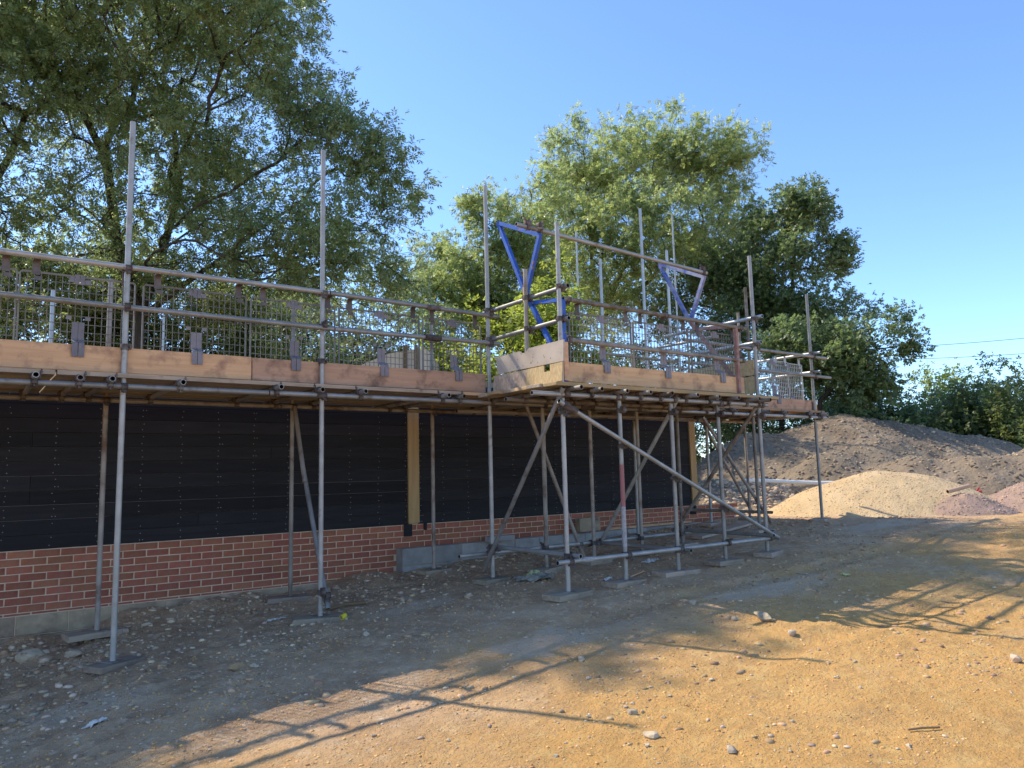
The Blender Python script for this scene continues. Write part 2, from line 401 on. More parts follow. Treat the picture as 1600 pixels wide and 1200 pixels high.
# stones: distorted low polyhedra joined in one mesh
ICO_V = []; t_ = (1 + 5 ** 0.5) / 2
for a, b in ((-1, t_), (1, t_), (-1, -t_), (1, -t_)): ICO_V.append((a, b, 0))
for a, b in ((-1, t_), (1, t_), (-1, -t_), (1, -t_)): ICO_V.append((0, a, b))
for a, b in ((t_, -1), (t_, 1), (-t_, -1), (-t_, 1)): ICO_V.append((a, 0, b))
ICO_V = np.array(ICO_V) / math.sqrt(1 + t_ * t_)
ICO_F = np.array([(0, 11, 5), (0, 5, 1), (0, 1, 7), (0, 7, 10), (0, 10, 11), (1, 5, 9), (5, 11, 4), (11, 10, 2), (10, 7, 6), (7, 1, 8),
                  (3, 9, 4), (3, 4, 2), (3, 2, 6), (3, 6, 8), (3, 8, 9), (4, 9, 5), (2, 4, 11), (6, 2, 10), (8, 6, 7), (9, 8, 1)])
OCT_V = np.array([(1, 0, 0), (-1, 0, 0), (0, 1, 0), (0, -1, 0), (0, 0, 1), (0, 0, -1)], float)
OCT_F = np.array([(0, 2, 4), (2, 1, 4), (1, 3, 4), (3, 0, 4), (2, 0, 5), (1, 2, 5), (3, 1, 5), (0, 3, 5)])
def stone_field(name, P, S, m, flat=0.6, r=rng):
    """P: n x 3 centres, S: n sizes (radius)"""
    Vs = []; Fs = []; o = 0
    for tv, tf, sel in ((ICO_V, ICO_F, S > np.quantile(S, 0.6)), (OCT_V, OCT_F, S <= np.quantile(S, 0.6))):
        p = P[sel]; s = S[sel]; n = len(p)
        if n == 0: continue
        k = len(tv)
        v = tv[None] * (1 + 0.5 * (r.random((n, k, 1)) - 0.5)) + 0.25 * (r.random((n, k, 3)) - 0.5)
        v = v * np.stack([1 + 0.5 * r.random(n), 0.7 + 0.4 * r.random(n), flat * (0.6 + 0.7 * r.random(n))], 1)[:, None, :]
        a = r.random(n) * 6.283; ca = np.cos(a)[:, None]; sa = np.sin(a)[:, None]
        x = v[..., 0] * ca - v[..., 1] * sa; y = v[..., 0] * sa + v[..., 1] * ca
        v = np.stack([x, y, v[..., 2]], -1) * s[:, None, None] + p[:, None, :]
        f = tf[None] + (np.arange(n) * k)[:, None, None] + o
        Vs.append(v.reshape(-1, 3)); Fs.append(f.reshape(-1, 3)); o += n * k
    return np_mesh(name, np.concatenate(Vs), np.concatenate(Fs), m)

# ================================================================= GROUND
def axis(a, b, step, lo, hi, grow=1.16):
    mid = list(np.arange(a, b, step)); s = step; x = mid[-1]; up = []
    while x < hi: s *= grow; x += s; up.append(x)
    s = step; x = mid[0]; dn = []
    while x > lo: s *= grow; x -= s; dn.append(x)
    return np.array(dn[::-1] + mid + up)
gx = axis(-0.9, 12.5, 0.032, -500, 900)
gy = axis(2.0, 8.9, 0.028, -400, 900)
g = link('ground', grid_mesh('ground', gx, gy, ground_h, M['ground']))
g['kind'] = 'structure'

# small stones lying everywhere (nobody could count them)
n = 30000
x = rng.uniform(-0.8, 13.5, n); y = rng.uniform(1.9, 8.8, n)
dens = 0.42 + 0.6 * smooth(2.5, 6.5, y - 0.25 * x) + 0.25 * (vnoise(x * 1.1, y * 1.1) > 0.12)
dens *= 0.35 + 0.65 * (vnoise(x * 2.2 + 8, y * 2.2) > -0.1)
keep = rng.random(n) < dens
x = x[keep]; y = y[keep]
s = 0.003 + 0.006 * rng.random(len(x)) ** 2 + 0.016 * (rng.random(len(x)) ** 26)
s *= 1 + 0.9 * smooth(4.5, 9, y - 0.3 * x)
s = s + 0.026 * (rng.random(len(x)) ** 10) * smooth(4.5, 6.5, y - 0.3 * x)
P = np.stack([x, y, ground_h(x, y) + s * 0.2], 1)
o = link('loose_pebbles', stone_field('loose_pebbles', P, s, M['stone'], 0.55)); tag(o, 'pale pebbles and flint chips strewn over the sandy ground', 'pebbles', kind='stuff')
# clods of the ground's own earth
n = 22000
x = rng.uniform(-0.8, 13.0, n); y = rng.uniform(2.2, 8.8, n)
keep = (vnoise(x * 1.6 + 20, y * 1.6) > 0.0) & (rng.random(n) < 0.35 + 0.65 * smooth(3.5, 7, y)); x = x[keep]; y = y[keep]
s = 0.005 + 0.03 * rng.random(len(x)) ** 5
P = np.stack([x, y, ground_h(x, y)], 1)
o = link('earth_crumbs', stone_field('earth_crumbs', P, s, M['earthcrumb'], 0.6)); tag(o, 'brown earth crumbs scattered in front of the scaffold', 'earth crumbs', kind='stuff')

n = 42000
x = rng.uniform(-0.3, 9.5, n); y = rng.uniform(1.9, 6.8, n)
keep = rng.random(n) < 0.25 + 1.1 * np.maximum(vnoise(x * 2.7 + 4, y * 2.7) + 0.15, 0); x = x[keep]; y = y[keep]
s = 0.0022 + 0.009 * rng.random(len(x)) ** 4
P = np.stack([x, y, ground_h(x, y) + s * 0.1], 1)
o = link('sand_crumbs', stone_field('sand_crumbs', P, s, M['sandcrumb'], 0.6)); tag(o, 'crumbs of dry yellow sand on the sunlit foreground', 'sand crumbs', kind='stuff')

# ================================================================= BUILDING
WY = 8.95
bld = thing('timber_clad_building', 'half-built shed with black boarded wall on red brick plinth behind the scaffold', 'building', (0, WY, 0))
mb = MB(); mb.box(-3.0, 11.76, WY + 0.0055, WY + 0.1, 0.05, 0.953); part('mortar_bed', mb, M['mortar'], bld)
mb = MB(); mb.box(-3.0, 10.7, WY + 0.06, WY + 0.2, 0.955, 2.93); part('wall_core', mb, M['inner_wood'], bld)
mb = MB(); mb.box(-3.0, 10.7, 12.9, 13.05, 0.0, 2.9); part('rear_wall', mb, M['clad'], bld)
mb = MB(); mb.box(10.55, 10.7, WY + 0.2, 12.9, 0.0, 2.9); part('end_wall', mb, M['clad'], bld)
# bricks
def brick_mesh(i):
    r = random.Random(i); L, H, D, c = 0.2145 / 2, 0.0322, 0.05, 0.004
    vs = []
    for yy, k in ((-D, 1), (-D + c, 0), (D, 0)):
        for sx, sz in ((-1, -1), (1, -1), (1, 1), (-1, 1)):
            e = c * k
            vs.append((sx * (L - e) + r.uniform(-.0015, .0015), yy, sz * (H - e) + r.uniform(-.0012, .0012)))
    fs = [(0, 1, 2, 3)]
    for a in (0, 4):
        for k in range(4): fs.append((a + k, a + 4 + k, a + 4 + (k + 1) % 4, a + (k + 1) % 4))
    m = MB(); m.add(vs, fs); return m
bv = [brick_mesh(i) for i in range(5)]
bms = [b.mesh('brick', M['brick']) for b in bv]
spots = []
z0 = 0.95 - 0.0375
for row in range(9):
    zc = z0 - row * 0.0747
    x = -2.6 + 0.0875 + (0.1125 if row % 2 == 0 else 0)
    while x < 11.75:
        if not (row >= 4 and x > 4.75):
            spots.append((x, zc))
        x += 0.2276
spots.sort(key=lambda q: math.hypot(q[0] - 0.6, WY) if q[0] > 0.2 else 99 - q[0])
rest = MB()
for i, (x, zc) in enumerate(spots):
    dy = random.uniform(-0.002, 0.0025)
    if i < 298:
        link('brick', bms[i % 5], bld, (x, 0.05 + dy, zc), (0, 0, random.uniform(-0.004, 0.004)))
    else:
        b = bv[i % 5]; rest.add([(p[0] + x, p[1] + WY + 0.05 + dy, p[2] + zc) for p in b.v], b.f)
part('brick', rest, M['brick'], bld, kind='stuff')
# footing blocks
def block(x0, x1, y0, z0_, z1_, m, name='concrete_block'):
    b = MB(); c = 0.006; D = 0.1
    vs = []
    for yy, e in ((y0, c), (y0 + c, 0), (y0 + D, 0)):
        for X, Z in ((x0 + e, z0_ + e), (x1 - e, z0_ + e), (x1 - e, z1_ - e), (x0 + e, z1_ - e)): vs.append((X, yy, Z))
    fs = [(0, 1, 2, 3)]
    for a in (0, 4):
        for k in range(4): fs.append((a + k, a + 4 + k, a + 4 + (k + 1) % 4, a + (k + 1) % 4))
    fs.append((11, 10, 9, 8))
    b.add(vs, fs); return part(name, b, m, bld)
x = -2.6
while x < 4.6:
    block(x, min(x + 0.44, 4.66), WY - 0.02 + random.uniform(-.006, .006), 0.135, 0.262 + 0.06, M['block_dusty'])
    block(x + 0.2, min(x + 0.64, 4.66), WY - 0.05 + random.uniform(-.01, .01), -0.10, 0.128, M['block_dusty'])
    x += 0.45
mb = MB(); mb.box(-2.6, 4.66, WY - 0.008, WY + 0.006, -0.12, 0.33); part('footing_mortar', mb, M['mortar'], bld)
x = 4.70; k = 0
while x < 10.4:
    x1 = min(x + 0.44, 10.5)
    block(x, x1, WY - 0.17 + random.uniform(-.003, .003), 0.442, 0.66, M['block'])
    block(x if k else x, x1, WY - 0.168 + random.uniform(-.003, .003), 0.215, 0.434, M['block'])
    x += 0.45; k += 1
mb = MB(); mb.box(4.706, 10.49, WY - 0.16, WY + 0.004, 0.1, 0.655); part('footing_core', mb, M['block_dusty'], bld)
mb = MB(); mb.box(4.69, 4.702, WY - 0.165, WY + 0.004, 0.1, 0.655)
part('footing_end', mb, M['block'], bld)
# boards
bh = 0.146
nails = MB()
row = 0
zb = 0.953
while zb < 2.8:
    joints = sorted(random.sample([0.61, 1.42, 2.22, 3.03, 3.83], 1) + random.sample([6.2, 7.4, 8.6], 1))
    segs = [-3.0] + joints[:1] + [4.865] + [5.04] + joints[1:] + [10.55]
    for a, b in zip(segs[:-1], segs[1:]):
        if abs(b - 5.04) < 1e-3 and abs(a - 4.865) < 1e-3: continue
        y0 = WY + 0.012 + random.uniform(-0.0015, 0.0015)
        bb = MB(); bb.box(a + 0.0015, b - 0.0015, y0, y0 + 0.045, zb + 0.002, zb + bh - 0.0015)
        part('cladding_board', bb, M['clad'], bld)
    if row in (1, 2, 4, 3):
        bb = MB(); a0 = {1: -3.0, 2: -2.8, 3: 3.2, 4: 0.1}[row]; b0 = {1: 1.3, 2: 4.86, 3: 4.86, 4: 1.2}[row]
        bb.box(a0, b0, WY + 0.0085, WY + 0.05, zb + bh - 0.0035, zb + bh - 0.0002); part('board_edge', bb, M['seam'], bld)
    for cx in [0.005 + 0.4035 * k for k in range(-2, 12)] + [4.845, 5.06] + [5.42 + 0.4035 * k for k in range(13)]:
        for dz in (0.035, 0.105):
            if random.random() < 0.93:
                jx = cx + random.uniform(-0.014, 0.014); jz = zb + dz + random.uniform(-0.008, 0.008)
                for rep in range(2 if random.random() < 0.12 else 1):
                    jx += rep * 0.03
                    nails.box(jx - 0.0034, jx + 0.0034, WY + 0.0065, WY + 0.02, jz - 0.0034, jz + 0.0034)
    zb += bh; row += 1
part('nail_head', nails, M['nail'], bld, kind='stuff')
for a, b in ((4.872, 5.033), (10.556, 10.707)):
    mb = MB(); mb.box(a, b, WY - 0.012, WY + 0.15, 0.972, 2.85); part('corner_post', mb, M['post'], bld)
    mb = MB(); mb.box(a + 0.012, b - 0.02, WY - 0.006, WY + 0.1, 0.956, 0.969); part('post_shoe', mb, M['inner_wood'], bld)
mb = MB(); mb.box(4.80, 4.92, WY - 0.012, WY + 0.004, 0.80, 0.958); part('membrane_flap', mb, M['clad'], bld)
mb = MB(); mb.box(5.10, 5.14, WY - 0.02, WY + 0.004, 0.87, 0.958); part('membrane_flap', mb, M['clad'], bld)
mb = MB(); mb.box(10.48, 10.62, WY - 0.02, WY + 0.004, 0.80, 0.955); part('membrane_flap', mb, M['clad'], bld)

bat = MB(); bat.bar((8.4, WY - 0.09, 0.683), (10.35, WY - 0.1, 0.688), 0.07, 0.035)
o = link('timber_batten', bat.mesh('timber_batten', M['toe'])); tag(o, 'long pale timber batten lying on the grey footing blocks', 'batten')
lb = MB(); lb.bar((7.62, WY - 0.25, 0.79), (8.04, WY - 0.25, 0.80), 0.1, 0.2)
o = link('concrete_block', lb.mesh('concrete_block', M['block_dusty'])); tag(o, 'loose brown concrete block stood on the footing against the brickwork', 'block')
lb = MB(); lb.bar((5.95, WY - 0.26, 0.70), (6.4, WY - 0.24, 0.70), 0.1, 0.07)
o = link('concrete_block', lb.mesh('concrete_block', M['block'])); tag(o, 'thin grey concrete slab lying on the footing behind the first bay standard', 'block')

# ================================================================= SCAFFOLD
R = 0.02415
tube_m = [M['galv'], M['inner_tube']]
dull_m = [M['galv_dull'], M['inner_tube']]
sc = thing('scaffold', 'long scaffold walkway of grey tubes and boards along the black building', 'scaffold', (1.12, 7.1, 0.1))
bay = thing('loading_bay_scaffold', 'projecting scaffold loading bay tower with braces and bottom frame', 'scaffold', (4.93, 5.8, 0.4))

def coupler_mesh():
    m = MB()
    def ring(c, ax, r, w, n=10):
        c = Vector(c); a = Vector(ax)
        sd = a.orthogonal().normalized(); u = a.cross(sd)
        vs = []
        for e in (-w / 2, w / 2):
            for k in range(n):
                t = 2 * math.pi * k / n; vs.append(c + a * e + (sd * math.cos(t) + u * math.sin(t)) * r)
        fs = [(k, (k + 1) % n, n + (k + 1) % n, n + k) for k in range(n)] + [tuple(range(n - 1, -1, -1)), tuple(range(n, 2 * n))]
        m.add(vs, fs)
    ring((0, 0, 0), (0, 0, 1), 0.033, 0.05)
    ring((0, -0.052, 0), (1, 0, 0), 0.033, 0.05)
    m.box(-0.022, 0.022, -0.04, -0.012, -0.022, 0.022)
    m.box(0.03, 0.052, -0.012, 0.008, -0.018, 0.018)
    m.tube((0.04, 0.03, 0.0), (0.04, -0.075, 0.0), 0.007, 6, False)
    m.tube((0.0, -0.06, 0.034), (0.0, -0.115, 0.05), 0.007, 6, False)
    m.box(-0.012, 0.012, -0.10, -0.085, 0.036, 0.056)
    m.box(-0.018, 0.018, -0.075, -0.03, 0.026, 0.045)
    return m.mesh('coupler', M['rust'], False)
CM = coupler_mesh()
AX = {'Z': Vector((0, 0, 1)), 'X': Vector((1, 0, 0)), 'Y': Vector((0, 1, 0))}
def coupler(parent, pos, a, b, side):
    """clamps a tube along axis a at pos to a tube along axis b lying on the side given by vector"""
    za = AX[a].copy(); xb = AX[b] if isinstance(b, str) else Vector(b)
    y = -Vector(side).normalized()
    x = y.cross(za)
    if random.random() < 0.5: x = -x; za = -za
    mtx = Matrix((x, y, za)).transposed()
    o = link('coupler', CM, parent, Vector(pos) - wloc(parent))
    o.rotation_euler = mtx.to_euler()
    return o

def tb(name, p, q, parent, m=tube_m, r=R, n=14, label=None):
    mb_ = MB(); mb_.tube(p, q, r, n); o = part(name, mb_, m, parent, True)
    if label: o['label'] = label
    return o

_pm = MB(); _pm.box(-0.075, 0.075, -0.075, 0.075, 0, 0.006); _pm.tube((0, 0, 0.004), (0, 0, 0.11), 0.017, 10, False)
PLATE = _pm.mesh('base_plate', M['galv_dull'])
def pad_mesh(L, Wd, T, seed):
    r = random.Random(seed); m = MB(); vs = []
    for z, e in ((0, 0), (T - 0.004, 0), (T, 0.005)):
        for sx, sy in ((-1, -1), (1, -1), (1, 1), (-1, 1)):
            vs.append((sx * (L / 2 - e), sy * (Wd / 2 - e) + r.uniform(-.006, .006), z + r.uniform(-.001, .001)))
    fs = [(3, 2, 1, 0), (8, 9, 10, 11)]
    for a in (0, 4):
        for k in range(4): fs.append((a + k, a + (k + 1) % 4, a + 4 + (k + 1) % 4, a + 4 + k))
    m.add(vs, fs); return m.mesh('sole_board', M['deck_grey'])
PADS = [pad_mesh(0.46, 0.225, 0.052, 1), pad_mesh(0.40, 0.225, 0.05, 2), pad_mesh(0.52, 0.225, 0.052, 3)]

def standard(parent, X, Y, zt, pad=None, rot=0.0, m=tube_m, lean=(0, 0), plabel=None, i=0, zb=None, base=True):
    z = gh(X, Y) - 0.005
    if pad is not None:
        # rest on the highest ground under the pad
        z = max(gh(X + dx, Y + dy) for dx in (-.16, 0, .16) for dy in (-.08, .08)) - 0.02
        o = link('sole_board', PADS[i % 3], None, (X + random.uniform(-.03, .03), Y + random.uniform(-.02, .02), z), (0, 0, rot))
        tag(o, plabel, 'sole board', 'sole boards under the scaffold standards')
        z += 0.0525
    if base:
        link('base_plate', PLATE, parent, Vector((X, Y, z)) - wloc(parent), (0, 0, rot))
    return tb('standard', (X, Y, z + 0.006), (X + lean[0], Y + lean[1], zt), parent, m)

# walkway standards
LZ = 2.405; TZ = 2.453
YO = 7.1; YI = 8.35; YF = 5.8
standard(sc, -0.80, YO, 4.7, None, 0.3)
standard(sc, 1.12, YO, 4.79, True, 0.5, plabel='split sole board under the leftmost tall front standard', i=1)
standard(sc, 2.90, YO, 4.96, True, -0.35, plabel='sole board under the second tall front standard with a brace beside it', i=2)
standard(sc, 4.93, YO, 5.02, True, 0.2, plabel='sole board under the tallest standard at the near corner of the walkway', i=1)
standard(sc, -0.85, YI, 3.6, None, 0.1)
for X_, Y_, zt, lab, rot in (
                        (1.17, YI, 3.64, 'sole board under the leftmost inner standard beside the brick wall', 0.15),
                        (3.06, YI, 3.62, 'sole board under the second inner standard near the footing', -0.2),
                        (4.90, YI, 3.55, 'sole board under the inner standard in front of the grey end blocks', 0.1),
                        (6.73, YI, 2.44, 'sole board beside the footing behind the red-marked standard', 0.1),
                        (8.55, YI, 2.48, 'sole board beside the footing under the pale batten', 0.0),
                        (10.30, YI, 2.48, 'sole board beside the end of the black wall', 0.2),
                        (11.36, YI, 4.41, 'sole board at the back of the right end of the walkway', 0.1)):
    standard(sc, X_, Y_, zt, True, rot, m=tube_m if zt < 3 else dull_m, plabel=lab, i=int(X_ * 7))
standard(sc, 10.75, 9.7, 2.4, True, 0.1, m=dull_m, plabel='sole board far behind the brick stub', i=1)
for X_, zt, lab, rot in ((5.71, 2.49, 'sole board behind the front corner of the loading bay', 0.4),
                    (6.48, 2.49, 'sole board in the back row of the loading bay, second from its left corner', 0.1),
                    (7.33, 2.49, 'sole board in the back row of the loading bay, fourth standard', 0.0),
                    (8.13, 2.49, 'sole board at the back right corner of the loading bay', 0.1),
                    (9.88, 4.42, 'sole board just beyond the loading bay under a mid-height standard', 0.1)):
    standard(sc, X_, YO, zt, True, rot, m=dull_m, plabel=lab, i=int(X_ * 3))
standard(sc, 11.58, YO, 4.52, True, 0.35, plabel='sole board under the lone standard at the right end of the scaffold', i=2)
# bay standards
standard(bay, 4.93, YF, 4.19, True, 0.15, plabel='sole board under the front left corner post of the loading bay', i=2)
standard(bay, 5.73, YF, 2.50, True, 0.05, plabel='sole board under the red-marked standard', i=0)
standard(bay, 6.55, YF, 2.50, True, -0.1, plabel='sole board under the middle front standard of the bay', i=2)
standard(bay, 7.38, YF, 2.50, True, 0.0, plabel='sole board under the fourth front standard of the bay, doubled up', i=0)
standard(bay, 8.20, YF, 4.34, True, 0.3, plabel='sole board under the front right corner post of the loading bay', i=2)
tb('standard', (4.93, 6.37, 2.52), (4.93, 6.36, 3.82), bay, dull_m)
mb = MB(); mb.tube((4.93, 6.37, 3.45), (4.93, 6.37, 3.62), R + 0.002, 14, False); part('tape_band', mb, M['yellowtape'], bay, True)
mb = MB(); mb.tube((5.73, YF, 1.22), (5.73, YF, 1.66), R + 0.0015, 14, False); part('paint_band', mb, M['redpaint'], bay, True)['label'] = 'red sprayed paint band'
mb = MB(); mb.tube((5.73, YF, 0.8), (5.73, YF, 1.218), R + 0.0015, 14, False); part('paint_band', mb, M['whitepaint'], bay, True)['label'] = 'white paint splashes'

# ledgers
yo = YO - 0.052; yi = YI - 0.052; yf = YF - 0.052
tb('ledger', (-3.2, yo, LZ), (2.35, yo, LZ + 0.003), sc); tb('ledger', (2.36, yo, LZ + 0.003), (7.5, yo, LZ), sc)
tb('ledger', (7.51, yo, LZ), (11.82, yo, LZ), sc)
tb('ledger', (-3.2, yi, LZ), (2.9, yi, LZ), sc, dull_m); tb('ledger', (2.91, yi, LZ), (7.4, yi, LZ), sc, dull_m); tb('ledger', (7.41, yi, LZ), (11.6, yi, LZ), sc, dull_m)
tb('ledger', (4.50, YF - 0.05, 2.375), (8.32, YF - 0.05, 2.385), bay)
tb('ledger', (4.70, YF + 0.66, LZ - 0.02), (8.35, YF + 0.66, LZ - 0.02), bay, dull_m)
tb('ledger', (4.80, 7.6, LZ - 0.05), (9.1, 7.62, LZ - 0.05), sc, dull_m)
mb = MB(); mb.tube((6.28, yo, LZ), (6.46, yo, LZ), R + 0.012, 12, False); part('sleeve_coupler', mb, M['rust'], sc)
# transoms walkway
for X_, e in ((-1.3, 0), (-0.2, 0), (0.47, 1), (0.78, 0), (1.01, 1), (1.56, 1), (2.42, 1), (2.85, 0), (3.29, 1), (4.26, 1), (4.48, 0), (8.7, 0), (9.3, 0), (10.0, 1), (10.6, 0), (11.3, 0), (11.65, 1)):
    tb('transom', (X_, 6.90 + 0.05 * (1 - e) + random.uniform(-.02, .02), TZ), (X_ + random.uniform(-.03, .03), 8.72, TZ), sc, dull_m if e == 0 else tube_m)
    coupler(sc, (X_, yo, LZ), 'X', 'Y', (0, 0, 1)); coupler(sc, (X_, yi, LZ), 'X', 'Y', (0, 0, 1))
# transoms of the bay
for X_ in (4.955, 5.27, 5.65, 5.99, 6.31, 6.74, 7.16, 7.5, 7.87, 8.12):
    tb('transom', (X_, 5.56 + random.uniform(-.03, .03), 2.43), (X_ + random.uniform(-.02, .02), 7.25, 2.43), bay, dull_m)
    coupler(bay, (X_, YF - 0.05, 2.38), 'X', 'Y', (0, 0, 1)); coupler(bay, (X_, YF + 0.66, 2.383), 'X', 'Y', (0, 0, 1))
for X_ in (5.5, 6.2, 7.05, 7.9):
    tb('transom', (X_, 7.0, TZ), (X_ + 0.02, 8.5, TZ), sc, dull_m); coupler(sc, (X_, yi, LZ), 'X', 'Y', (0, 0, 1))
# couplers at standards
for X_ in (1.12, 2.90, 4.93, 11.58, 9.88, 5.71, 6.48, 7.33, 8.13):
    coupler(sc, (X_, YO, LZ), 'Z', 'X', (0, -1, 0))
for X_ in (1.17, 3.06, 4.90, 6.73, 8.55, 10.30, 11.36):
    coupler(sc, (X_, YI, LZ), 'Z', 'X', (0, -1, 0))
for X_ in (4.93, 5.73, 6.55, 7.38, 8.2):
    coupler(bay, (X_, YF, 2.378), 'Z', 'X', (0, -1, 0)); coupler(bay, (X_, YF, 2.24), 'Z', 'X', (0, -1, 0))
# guard rails
HZ1, HZ2 = 3.44, 3.105
tb('guard_rail', (-3.2, yo, HZ1), (2.95, yo, HZ1 + 0.01), sc); tb('guard_rail', (2.96, yo, HZ1 + 0.01), (5.05, yo, HZ1 - 0.015), sc)
tb('guard_rail', (-3.2, yo, HZ2 + 0.01), (3.0, yo, HZ2 - 0.02), sc); tb('guard_rail', (3.01, yo, HZ2 - 0.02), (5.05, yo, HZ2), sc)
for z in (HZ1, HZ2):
    for X_ in (1.12, 2.90, 4.93): coupler(sc, (X_, YO, z), 'Z', 'X', (0, -1, 0))
mb = MB(); mb.tube((4.05, yo, HZ2 - 0.01), (4.25, yo, HZ2 - 0.008), R + 0.012, 12, False); part('sleeve_coupler', mb, M['rust'], sc)
mb = MB(); mb.tube((4.08, yo, HZ1 - 0.005), (4.25, yo, HZ1 - 0.005), R + 0.009, 12, False); part('sleeve_coupler', mb, M['rust'], sc)
tb('guard_rail', (8.3, YO - 0.052, 3.44), (11.95, YO - 0.052, 3.43), sc); tb('guard_rail', (8.3, YO - 0.052, 3.115), (12.05, YO - 0.052, 3.10), sc)
for X_ in (9.88, 11.58):
    coupler(sc, (X_, YO, 3.435), 'Z', 'X', (0, -1, 0)); coupler(sc, (X_, YO, 3.105), 'Z', 'X', (0, -1, 0))
tb('guard_rail', (11.632, 6.95, 3.50), (11.632, 9.3, 3.50), sc, [M['galv_new'], M['inner_tube']]); tb('guard_rail', (11.632, 6.98, 3.18), (11.632, 8.6, 3.18), sc, [M['galv_new'], M['inner_tube']])
coupler(sc, (11.58, YO, 3.50), 'Z', 'Y', (1, 0, 0)); coupler(sc, (11.58, YO, 3.18), 'Z', 'Y', (1, 0, 0))
# return rails of the bay
tb('guard_rail', (4.985, 5.72, 3.505), (4.985, 7.25, 3.50), bay); tb('guard_rail', (4.985, 5.72, 3.165), (4.985, 7.25, 3.155), bay)
tb('guard_rail', (8.255, 5.70, 3.53), (8.255, 7.35, 3.53), bay, [M['galv_new'], M['inner_tube']]); tb('guard_rail', (8.255, 5.74, 3.20), (8.255, 7.0, 3.2), bay, [M['galv_new'], M['inner_tube']])
for X_ in (4.93, 8.2):
    for z in (3.505, 3.165): coupler(bay, (X_, YF, z), 'Z', 'Y', (1, 0, 0))
for z in (3.50, 3.155): coupler(sc, (4.93, YO, z), 'Z', 'Y', (1, 0, 0)); coupler(bay, (4.93, 6.36, z), 'Z', 'Y', (1, 0, 0))
# braces
def brace(p, q, parent, m=dull_m): return tb('brace', p, q, parent, m)
brace((4.865, 5.70, 2.44), (4.865, 7.16, 0.55), bay, tube_m)
brace((4.80, YF - 0.10, 2.30), (8.30, YF - 0.10, 0.72), bay, tube_m)
mb = MB(); mb.tube((4.86, YF - 0.10, 2.273), (5.02, YF - 0.10, 2.20), R + 0.012, 12, False); part('sleeve_coupler', mb, M['rust'], bay)
brace((5.50, YO + 0.055, 2.42), (6.37, YO + 0.055, 0.50), sc)
brace((6.61, 5.73, 2.42), (6.61, 7.15, 0.66), bay, tube_m)
brace((8.14, 5.72, 2.44), (8.14, 7.25, 0.72), bay)
brace((8.75, YO + 0.05, 2.35), (10.25, YO + 0.05, 0.74), sc)
brace((10.25, YI + 0.05, 2.42), (11.5, YI + 0.05, 0.80), sc)
tb('brace', (3.06, 8.28, 2.40), (2.975, 7.72, 1.55), sc, dull_m); tb('brace', (2.99, 7.80, 1.67), (2.965, 7.07, 0.34), sc)
for p in ((4.93, YF, 2.2), (5.73, YF, 1.86), (6.55, YF, 1.5), (7.38, YF, 1.13), (8.2, YF, 0.77)): coupler(bay, p, 'Z', 'X', (0, -1, 0))
coupler(sc, (2.90, YO, 0.50), 'Z', 'X', (0, -1, 0)); coupler(sc, (2.95, YO, 0.47), 'Z', 'X', (0, -1, 0))
# bottom frame of the bay
tb('foot_tie', (4.76, YF - 0.052, 0.72), (8.36, YF - 0.052, 0.72), bay); tb('foot_tie', (4.985, 5.66, 0.772), (4.985, 7.26, 0.772), bay, [M['galv_new'], M['inner_tube']])
tb('foot_tie', (6.61, 5.66, 0.70), (6.61, 7.3, 0.70), bay); tb('foot_tie', (8.15, 5.66, 0.76), (8.15, 7.3, 0.76), bay)
tb('foot_tie', (4.52, YO + 0.052, 0.70), (8.35, YO + 0.052, 0.72), bay); tb('foot_tie', (9.93, 6.9, 0.92), (9.93, 8.6, 0.92), sc, dull_m)
mb = MB(); mb.tube((5.1, YF - 0.052, 0.72), (5.22, YF - 0.052, 0.72), R + 0.002, 14, False); part('paint_band', mb, M['whitepaint'], bay)
for X_ in (4.93, 5.73, 6.55, 7.38, 8.2): coupler(bay, (X_, YF, 0.72), 'Z', 'X', (0, -1, 0))
for X_ in (4.93, 5.71, 6.48, 7.33, 8.13): coupler(bay, (X_, YO, 0.71), 'Z', 'X', (0, 1, 0))
for X_, z in ((4.93, 0.772), (6.55, 0.70), (8.2, 0.76)): coupler(bay, (X_, YF, z), 'Z', 'Y', (1, 0, 0)); coupler(bay, (X_, YO, z), 'Z', 'Y', (1, 0, 0))
coupler(bay, (6.3, YO + 0.052, 0.7), 'X', 'Z', (0, 1, 0)); coupler(bay, (4.93, 7.05, 0.78), 'Z', 'Y', (-1, 0, 0))

# deck boards
def board(name, x0, x1, y0, y1, z0_, z1_, m, parent):
    mb_ = MB(); c = 0.004
    vs = []
    for X, e in ((x0, c), (x0 + c, 0), (x1 - c, 0), (x1, c)):
        for Y, Z in ((y0 + e, z0_ + e), (y1 - e, z0_ + e), (y1 - e, z1_ - e), (y0 + e, z1_ - e)): vs.append((X, Y, Z))
    fs = [(0, 3, 2, 1), (12, 13, 14, 15)]
    for a in (0, 4, 8):
        for k in range(4): fs.append((a + k, a + (k + 1) % 4, a + 4 + (k + 1) % 4, a + 4 + k))
    mb_.add(vs, fs)
    return part(name, mb_, m, parent)
zd = TZ + R + 0.002
for j in range(7):
    for k, x0 in enumerate((-3.1, 0.62, 4.52, 8.36)):
        sh = random.uniform(-0.15, 0.15) if k else 0
        x1 = (0.62, 4.52, 8.36, 11.8)[k]
        dz = random.uniform(0, 0.006)
        board('deck_board', x0 + 0.006 + (0.0), x1 - 0.006, 7.16 + j * 0.231 - 0.115, min(7.16 + j * 0.231 + 0.108, 8.93), zd + dz, zd + 0.036 + dz, M['deck'] if random.random() < .7 else M['deck_grey'], sc)
zb_ = 2.43 + R + 0.002
